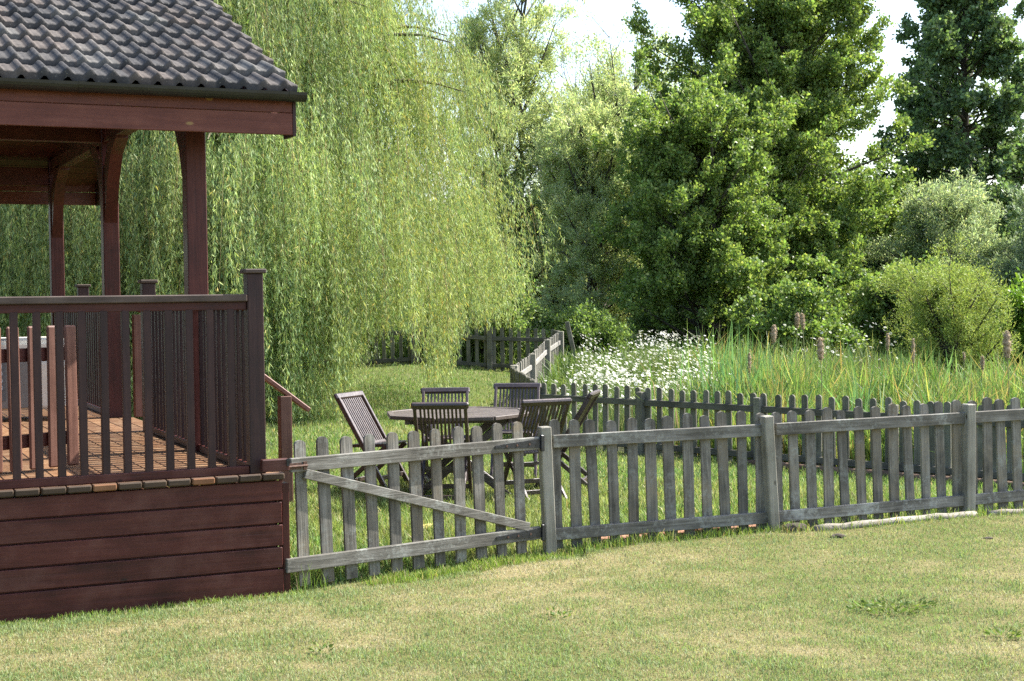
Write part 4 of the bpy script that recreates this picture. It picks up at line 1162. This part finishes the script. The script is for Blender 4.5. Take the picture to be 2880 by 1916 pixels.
make_tree('willow_tree', 'wispy pale willow with thin feathery top against the sky left of the alder', 'tree', (4.1, 53.0), 7.4, lambda f: 4.1 * (0.85 if f < 0.6 else max(0.15, 0.85 - (f - 0.6) * 1.2)), 120, 105000, 0.17, 0.036, PALE + SILV[:1], [4, 4, 3, 1, 2], elev=(30, 66), f0=0.12, trunk_r=0.16, sec=9, ter=5, stems=3, spread=0.11, mat=pale_m, keep=0.65, vert=0.5)
make_tree('tall_tree', 'tall dark blue-green tree at the right edge with sky showing through', 'tree', (17.1, 56.0), 16.6, cone(4.1, 0.7, 0.9), 150, 125000, 0.18, 0.13, DARK, [3, 4, 2], elev=(0, 35), f0=0.06, trunk_r=0.22, sec=9, ter=5, spread=0.09, keep=0.66, tri_up=0.02, mat=leaf_m, leafup=0.1)
make_tree('tall_tree', 'dark treetop rising behind the tip of the tall alder', 'tree', (10.5, 54.0), 12.6, cone(1.6, 0.6, 0.9), 70, 42000, 0.18, 0.13, DARK, [4, 3, 1], elev=(5, 45), f0=0.2, trunk_r=0.2, sec=8, ter=4, spread=0.11)
make_tree('willow_bush', 'grey-green willow thicket below the tall dark tree', 'bush', (11.7, 40.5), 3.8, dome(2.0), 60, 60000, 0.12, 0.028, SILV + PALE[:2], [3, 3, 2, 2, 2], elev=(25, 70), f0=0.04, trunk_r=0.1, sec=9, ter=5, stems=4, mat=pale_m, vert=0.85)
make_tree('willow_bush', 'silvery willow bush cut by the right edge of the frame', 'bush', (14.2, 39.0), 3.7, dome(1.9), 56, 55000, 0.12, 0.028, SILV, [3, 3, 2], elev=(25, 70), f0=0.04, trunk_r=0.1, sec=9, ter=5, stems=4, mat=pale_m, vert=0.85)
make_tree('rounded_bush', 'rounded yellow-green bush standing in the reeds at the right', 'bush', (8.4, 28.2), 1.85, lambda f: 0.95 * dome(1.0)(f) * (0.75 + 0.5 * random.random()), 70, 62000, 0.065, 0.016, YELL, [4, 4, 2], elev=(25, 80), f0=0.03, trunk_r=0.05, sec=10, ter=5, stems=6, mat=willow_m, spread=0.06, vert=0.6, ratio=0.46, keep=0.75)
make_tree('rounded_bush', 'bright green bush at the right edge behind the reeds', 'bush', (10.6, 30.0), 1.7, dome(1.0), 50, 36000, 0.10, 0.06, [(0.15, 0.25, 0.035), (0.20, 0.31, 0.05), (0.11, 0.19, 0.03)], [3, 3, 2], elev=(30, 75), f0=0.03, trunk_r=0.05, sec=9, ter=4, stems=5, vert=0.85)
# undergrowth between the trees and the meadow
BR = [(0.19, 0.27, 0.085), (0.25, 0.33, 0.12), (0.14, 0.21, 0.07), (0.36, 0.38, 0.22)]
make_tree('bramble_bush', 'pale sunlit brambles behind the back fence under the willow tips', 'bush', (-0.9, 34.4), 1.45, dome(1.6), 70, 46000, 0.085, 0.05, BR, [4, 4, 3, 1], elev=(15, 60), f0=0.05, trunk_r=0.04, sec=8, ter=4, stems=6, vert=0.9)
make_tree('bramble_bush', 'bramble bush behind the pale fence section, right of the leaning post', 'bush', (1.7, 34.6), 0.75, dome(1.1), 60, 26000, 0.075, 0.042, BR[:3] + ALD[:1], [1, 1, 3, 4], elev=(15, 60), f0=0.05, trunk_r=0.04, sec=8, ter=4, stems=6, vert=0.9)
make_tree('bramble_bush', 'low brambles behind the left end of the back fence', 'bush', (-4.2, 35.4), 1.5, dome(2.0), 56, 30000, 0.10, 0.06, BR[:3], [1, 1, 2], elev=(15, 60), f0=0.05, trunk_r=0.04, sec=8, ter=4, stems=6, vert=0.9)
make_tree('dark_bush', 'dark low bush in the shade at the foot of the tall alder', 'bush', (6.3, 33.0), 1.2, dome(1.5), 56, 36000, 0.09, 0.07, ALD, [3, 3, 3, 0.5], elev=(15, 60), f0=0.05, trunk_r=0.05, sec=8, ter=4, stems=6, mat=leaf_gloss, vert=0.9)
make_tree('dark_bush', 'dark bush under the right flank of the tall alder, behind the bulrush pair', 'bush', (9.4, 34.5), 1.8, dome(1.6), 56, 40000, 0.09, 0.07, ALD, [3, 4, 2, 1.5], elev=(15, 60), f0=0.05, trunk_r=0.05, sec=8, ter=4, stems=6, mat=leaf_gloss, vert=0.9)

# far wood: one mass that closes the view low down
g = Geo(); n = 150000
x = rng.uniform(-34, 40, n); y = rng.uniform(58, 70, n)
top = 4.2 + 2.6 * fbm(x * 0.22, y * 0.0 + 3, 41, 3)
z = H(x, y) + top * rng.random(n) ** 0.8
P = np.stack([x, y, z], 1)
D = unit(rng.normal(size=(n, 3)) + np.array([[0, 0, 0.3]]))
V, F = leaves_geo(P, D, rng.uniform(0.25, 0.5, n), rng.uniform(0.2, 0.34, n))
tag(np_mesh('distant_wood', V, F, leaf_m, palette(n, DARK + ALD[:1], [3, 3, 2, 2], 0.2)), 'dark far wood closing the view', 'wood', None, 'stuff')

# ------------------------------------------------------------------ reeds, daisies
def in_poly_pond(x, y): return pond_d(x, y) > 0.18
x = np.concatenate([rng.uniform(1.2, 13, 150000), rng.uniform(1.2, 9, 60000)]); y = np.concatenate([rng.uniform(14, 31, 150000), rng.uniform(14, 23, 60000)])
ok = (pond_d(x, y) > 0.2) & (np.abs(x) < 0.36 * y + 2.5) & (x > 2.25 + 0.16 * (y - 18) + rng.normal(size=len(x)) * 0.45) & (pond_d(x, y) < 10)
x, y = x[ok], y[ok]; n = len(x); print('reeds', n)
cl = np.clip((fbm(x * 1.5, y * 1.5, 17, 3) - 0.5) * 2.0 + 0.5, 0, 1.1)
h = rng.uniform(0.35, 1.05, n) * (0.35 + 1.05 * cl) * np.where(pond_d(x, y) < 0.7, 0.8, 1.0)
c = palette(n, [(0.14, 0.235, 0.06), (0.22, 0.30, 0.085), (0.30, 0.33, 0.12), (0.36, 0.28, 0.12), (0.10, 0.19, 0.065)], [5, 4, 2.4, 1.7, 3.2], 0.24, 6)
kk = rng.random(n) < 0.5; x, y, h, c = x[kk], y[kk], h[kk], c[np.repeat(kk, 6)]; n = len(x)
V, F = blade_geo(x, y, h, rng.uniform(0.012, 0.032, n), np.clip(np.abs(rng.normal(size=n)) * 0.34, 0, 0.9), 0.9)
tag(np_mesh('reed_bed', V, F, reed_m, c), 'tall green and yellowing reeds beyond the garden fence', 'reeds', None, 'stuff')

def reed_clump(label, x, y, r, n, hlo, hhi):
    b = (x, y, Hs(x, y)); t = thing('reed_clump', label, 'reeds', b, 0, 'tall reed clumps in the reed bed')
    xx = x + rng.normal(size=n) * r; yy = y + rng.normal(size=n) * r
    V, F = blade_geo(xx, yy, rng.uniform(hlo, hhi, n), rng.uniform(0.022, 0.040, n), np.clip(np.abs(rng.normal(size=n)) * 0.24, 0, 0.6), 0.3)
    np_mesh('blades', V, F, reed_m, palette(n, [(0.14, 0.27, 0.12), (0.19, 0.33, 0.13), (0.25, 0.35, 0.12)], [4, 4, 1], 0.14, 6), t, b)
reed_clump('tall blue-green reed clump beside the right end of the daisies', 2.9, 20.6, 0.26, 90, 1.0, 1.85)
reed_clump('fan of tall reeds right of the first clump, in front of the dark alder', 3.75, 21.4, 0.16, 26, 1.0, 1.6)
reed_clump('dark reed clump in the middle of the reed bed', 4.55, 19.6, 0.10, 26, 0.8, 1.25)
reed_clump('reed clump below the rounded bush', 6.9, 23.6, 0.22, 44, 0.8, 1.3)
reed_clump('sparse reeds around the leftmost bulrush head', 3.35, 22.4, 0.22, 26, 0.9, 1.35)

fluff = plain('bulrush_fluff', (0.40, 0.29, 0.19), 0.95, 0, 0.3, 60)
def bulrush(px, py, Y, hw, hl, label, lean=0.0):
    # photo measure -> world point at depth Y
    f = 3405.0; hor = 679 - 0.012 * (px - 1178)
    X = (px - 1178) / f * Y; Z = 1.8 - (py - hor) / f * Y
    zb = Hs(X, Y); hw *= 0.8; t = thing('bulrush', label, 'bulrush', (X, Y, zb), 0, 'fluffy bulrush heads above the reeds')
    hz = Z - zb
    MB().tube([(-lean, 0, -0.05), (-lean * 0.4, 0, hz * 0.6), (0, 0, hz - hl * 0.4)], [0.009, 0.008, 0.006], 6).build('stem', reed_plain, t)
    m = MB(); pts = []; rad = []
    for k in range(14):
        q = k / 13; pts.append((lean * 0.15 * q + 0.004 * math.sin(k * 2.1), 0.004 * math.cos(k * 1.7), hz - hl / 2 + hl * q))
        rad.append(max(0.004, hw / 2 * (math.sin(math.pi * min(max(q, 0.03), 0.97)) ** 0.45) * (0.9 + 0.28 * math.sin(k * 1.9 + px))))
    hd = m.tube(pts, rad, 10).build('seed_head', fluff, t, True)
    k_ = 420; q = rng.integers(0, 13, k_); ang = rng.uniform(0, 6.28, k_)
    ctr = np.array(pts)[q] + np.array([0, 0, hl / 13]) * rng.random((k_, 1)); rr = np.array(rad)[q] * 0.9
    dr_ = np.stack([np.cos(ang), np.sin(ang), rng.normal(size=k_) * 0.4 - 0.2], 1)
    Vq, Fq = leaves_geo(ctr + dr_ * rr[:, None], unit(dr_ + rng.normal(size=(k_, 3)) * 0.5), rng.uniform(0.012, 0.034, k_) * (hw / 0.07), rng.uniform(0.006, 0.014, k_))
    np_mesh('fluff', Vq, Fq, petal_m, palette(k_, [(0.36, 0.29, 0.19), (0.46, 0.39, 0.28), (0.25, 0.19, 0.11)], [3, 2, 2], 0.15), hd)
reed_plain = plain('reed_stem', (0.24, 0.25, 0.09), 0.6)
bulrush(1835, 738, 22.5, 0.075, 0.23, 'left head of the close pair of tall bulrushes', 0.05)
bulrush(1848, 740, 22.3, 0.075, 0.23, 'right head of the close pair of tall bulrushes', -0.08)
bulrush(1781, 768, 21.5, 0.085, 0.25, 'dark bulrush head left of the close pair', 0.02)
bulrush(1724, 835, 20.5, 0.055, 0.27, 'leftmost slim bulrush head beside the blue-green reeds', 0.02)
bulrush(1889, 803, 19.5, 0.10, 0.29, 'fat bulrush head low between the close pair and the bush', -0.03)
bulrush(2043, 787, 21.5, 0.055, 0.24, 'small bulrush head left of the rounded bush foot', 0.02)
bulrush(2102, 808, 20.5, 0.050, 0.34, 'long slim reddish bulrush head under the rounded bush', 0.0)
bulrush(2319, 793, 17.8, 0.105, 0.33, 'big pale bulrush head near the right edge', -0.05)
bulrush(2261, 836, 19.0, 0.055, 0.17, 'ragged little bulrush head left of the big pale one', 0.03)
bulrush(2219, 822, 20.5, 0.035, 0.13, 'faint small bulrush head right of the rounded bush foot', 0.0)

def daisies(name, label, n, xf, yf, hlo, hhi, dia, leafy, cols):
    x, y = xf, yf
    z0 = H(x, y); h = rng.uniform(hlo, hhi, n)
    C = np.stack([x, y, z0 + h], 1)
    nr = unit(np.array([[0.35, 0.05, 0.8]]) + rng.normal(size=(n, 3)) * 0.35)
    a = unit(np.cross(nr, rng.normal(size=(n, 3)))); b = np.cross(nr, a)
    r = dia * rng.uniform(0.38, 0.6, n)[:, None]
    g = Geo()
    # twelve petals as separate quads around the centre
    K = 9
    for k in range(K):
        t0 = 2 * math.pi * k / K; t1 = t0 + 2 * math.pi / K * 0.42; t2 = t0 - 2 * math.pi / K * 0.42
        d = lambda t: a * math.cos(t) + b * math.sin(t)
        V = np.stack([C + d(t0) * r * 0.2, C + d(t1) * r * 0.72, C + d(t0) * r + nr * r * 0.02, C + d(t2) * r * 0.72], 1).reshape(-1, 3)
        g.add(V, np.arange(n * 4).reshape(n, 4), np.repeat(np.array([[0.82, 0.82, 0.78]]) * (1 + rng.normal(size=(n, 1)) * 0.05), 4, 0))
    cc = C + nr * r * 0.06
    V = np.stack([cc + a * r * 0.26, cc + b * r * 0.26, cc - a * r * 0.26, cc - b * r * 0.26], 1).reshape(-1, 3)
    g.add(V, np.arange(n * 4).reshape(n, 4), np.array([[0.62, 0.46, 0.05]]))
    # stems and leaves
    V, F = blade_geo(x, y, h, np.full(n, 0.006), np.zeros(n), 0, z0); g.add(V, F, np.array([[0.16, 0.24, 0.06]]))
    m_ = leafy
    i = rng.integers(0, n, m_); xx = x[i] + rng.normal(size=m_) * 0.15; yy = y[i] + rng.normal(size=m_) * 0.15
    V, F = blade_geo(xx, yy, rng.uniform(0.25, 0.85, m_) * h[i], rng.uniform(0.008, 0.02, m_), rng.uniform(0.05, 0.6, m_), 0.6)
    g.add(V, F, palette(m_, cols, [1] * len(cols), 0.2, 6))
    return tag(g.build(name, petal_m), label, 'flowers', None, 'stuff')
n = 3300
v = rng.random(n) ** 0.8
y = 20.6 + 10.8 * v
xl = 0.68 + (y - 20.6) * 0.075; xr = 2.95 + (y - 20.6) * 0.10
x = xl + (xr - xl) * rng.random(n) + rng.normal(size=n) * 0.16
k = (pond_d(x, y) > 0.25) & ((fbm(x * 1.3, y * 0.7, 71, 3) + (27 - y) * 0.03) > 0.42)
x, y = x[k], y[k]
daisies('daisy_patch', 'dense patch of white ox-eye daisies beyond the garden fence', len(x), x, y, 0.35, 0.95, 0.052, 36000, [(0.17, 0.25, 0.07), (0.12, 0.19, 0.055), (0.27, 0.30, 0.10)])
n = 130
x = rng.normal(6.4, 0.7, n); y = rng.normal(28.2, 0.9, n)
daisies('pale_flowers', 'loose patch of pale white flowers under the alder by the bulrushes', n, x, y, 0.6, 1.5, 0.06, 5000, [(0.22, 0.30, 0.10), (0.28, 0.34, 0.14)])
# rank green growth under the trees
n = 60000
x = rng.uniform(-6, 16, n); y = rng.uniform(27, 44, n)
ok = ~in_garden(x, y) & ((pond_d(x, y) > 4.0) | (y > 33.4)); x, y = x[ok], y[ok]; n = len(x)
V, F = blade_geo(x, y, rng.uniform(0.2, 0.8, n) * (0.4 + fbm(x, y, 3, 3)), rng.uniform(0.015, 0.04, n), rng.uniform(0.1, 0.8, n), 0.8)
tag(np_mesh('undergrowth', V, F, reed_m, palette(n, [(0.09, 0.15, 0.04), (0.13, 0.20, 0.05), (0.17, 0.23, 0.07)], [3, 3, 2], 0.2, 6)), 'rank green undergrowth around the trees', 'undergrowth', None, 'stuff')

# ------------------------------------------------------------------ light, sky, camera
SUN_AZ = math.radians(65.5); SUN_EL = R(48)
w = bpy.data.worlds.new('World'); scene.world = w; w.use_nodes = True
nt = w.node_tree; nt.nodes.clear()
sky = nt.nodes.new('ShaderNodeTexSky'); sky.sky_type = 'NISHITA'; sky.sun_disc = False
sky.sun_elevation = SUN_EL; sky.sun_rotation = SUN_AZ; sky.air_density = 1.0; sky.dust_density = 2.2; sky.ozone_density = 1.0
bg = nt.nodes.new('ShaderNodeBackground'); bg.inputs['Strength'].default_value = 0.15
ow = nt.nodes.new('ShaderNodeOutputWorld')
nt.links.new(sky.outputs[0], bg.inputs[0]); nt.links.new(bg.outputs[0], ow.inputs[0])
sl = bpy.data.lights.new('sun', 'SUN'); sl.energy = 5.0; sl.angle = R(0.55); sl.color = (1.0, 0.965, 0.90)
so = bpy.data.objects.new('sun', sl); COL.objects.link(so)
sd = Vector((math.sin(SUN_AZ) * math.cos(SUN_EL), math.cos(SUN_AZ) * math.cos(SUN_EL), math.sin(SUN_EL)))
so.rotation_euler = sd.to_track_quat('Z', 'Y').to_euler(); so.location = sd * 40

cam = bpy.data.cameras.new('camera'); cam.lens = 52.0; cam.sensor_width = 36.0; cam.clip_end = 2000
co = bpy.data.objects.new('camera', cam); COL.objects.link(co)
co.location = (0, 0, 1.8)
co.rotation_euler = (Euler((R(90 - 1.77), 0, 0)).to_matrix() @ Matrix.Rotation(R(-0.69), 3, 'Z')).to_euler()
scene.camera = co
scene.view_settings.view_transform = 'Standard'; scene.view_settings.look = 'None'
scene.view_settings.exposure = 1.42; scene.view_settings.gamma = 1.0
cy_ = scene.cycles
cy_.max_bounces = 7; cy_.diffuse_bounces = 4; cy_.glossy_bounces = 2; cy_.transmission_bounces = 5; cy_.transparent_max_bounces = 4
cy_.caustics_reflective = False; cy_.caustics_refractive = False
cy_.sample_clamp_indirect = 6.0
cy_.use_denoising = False
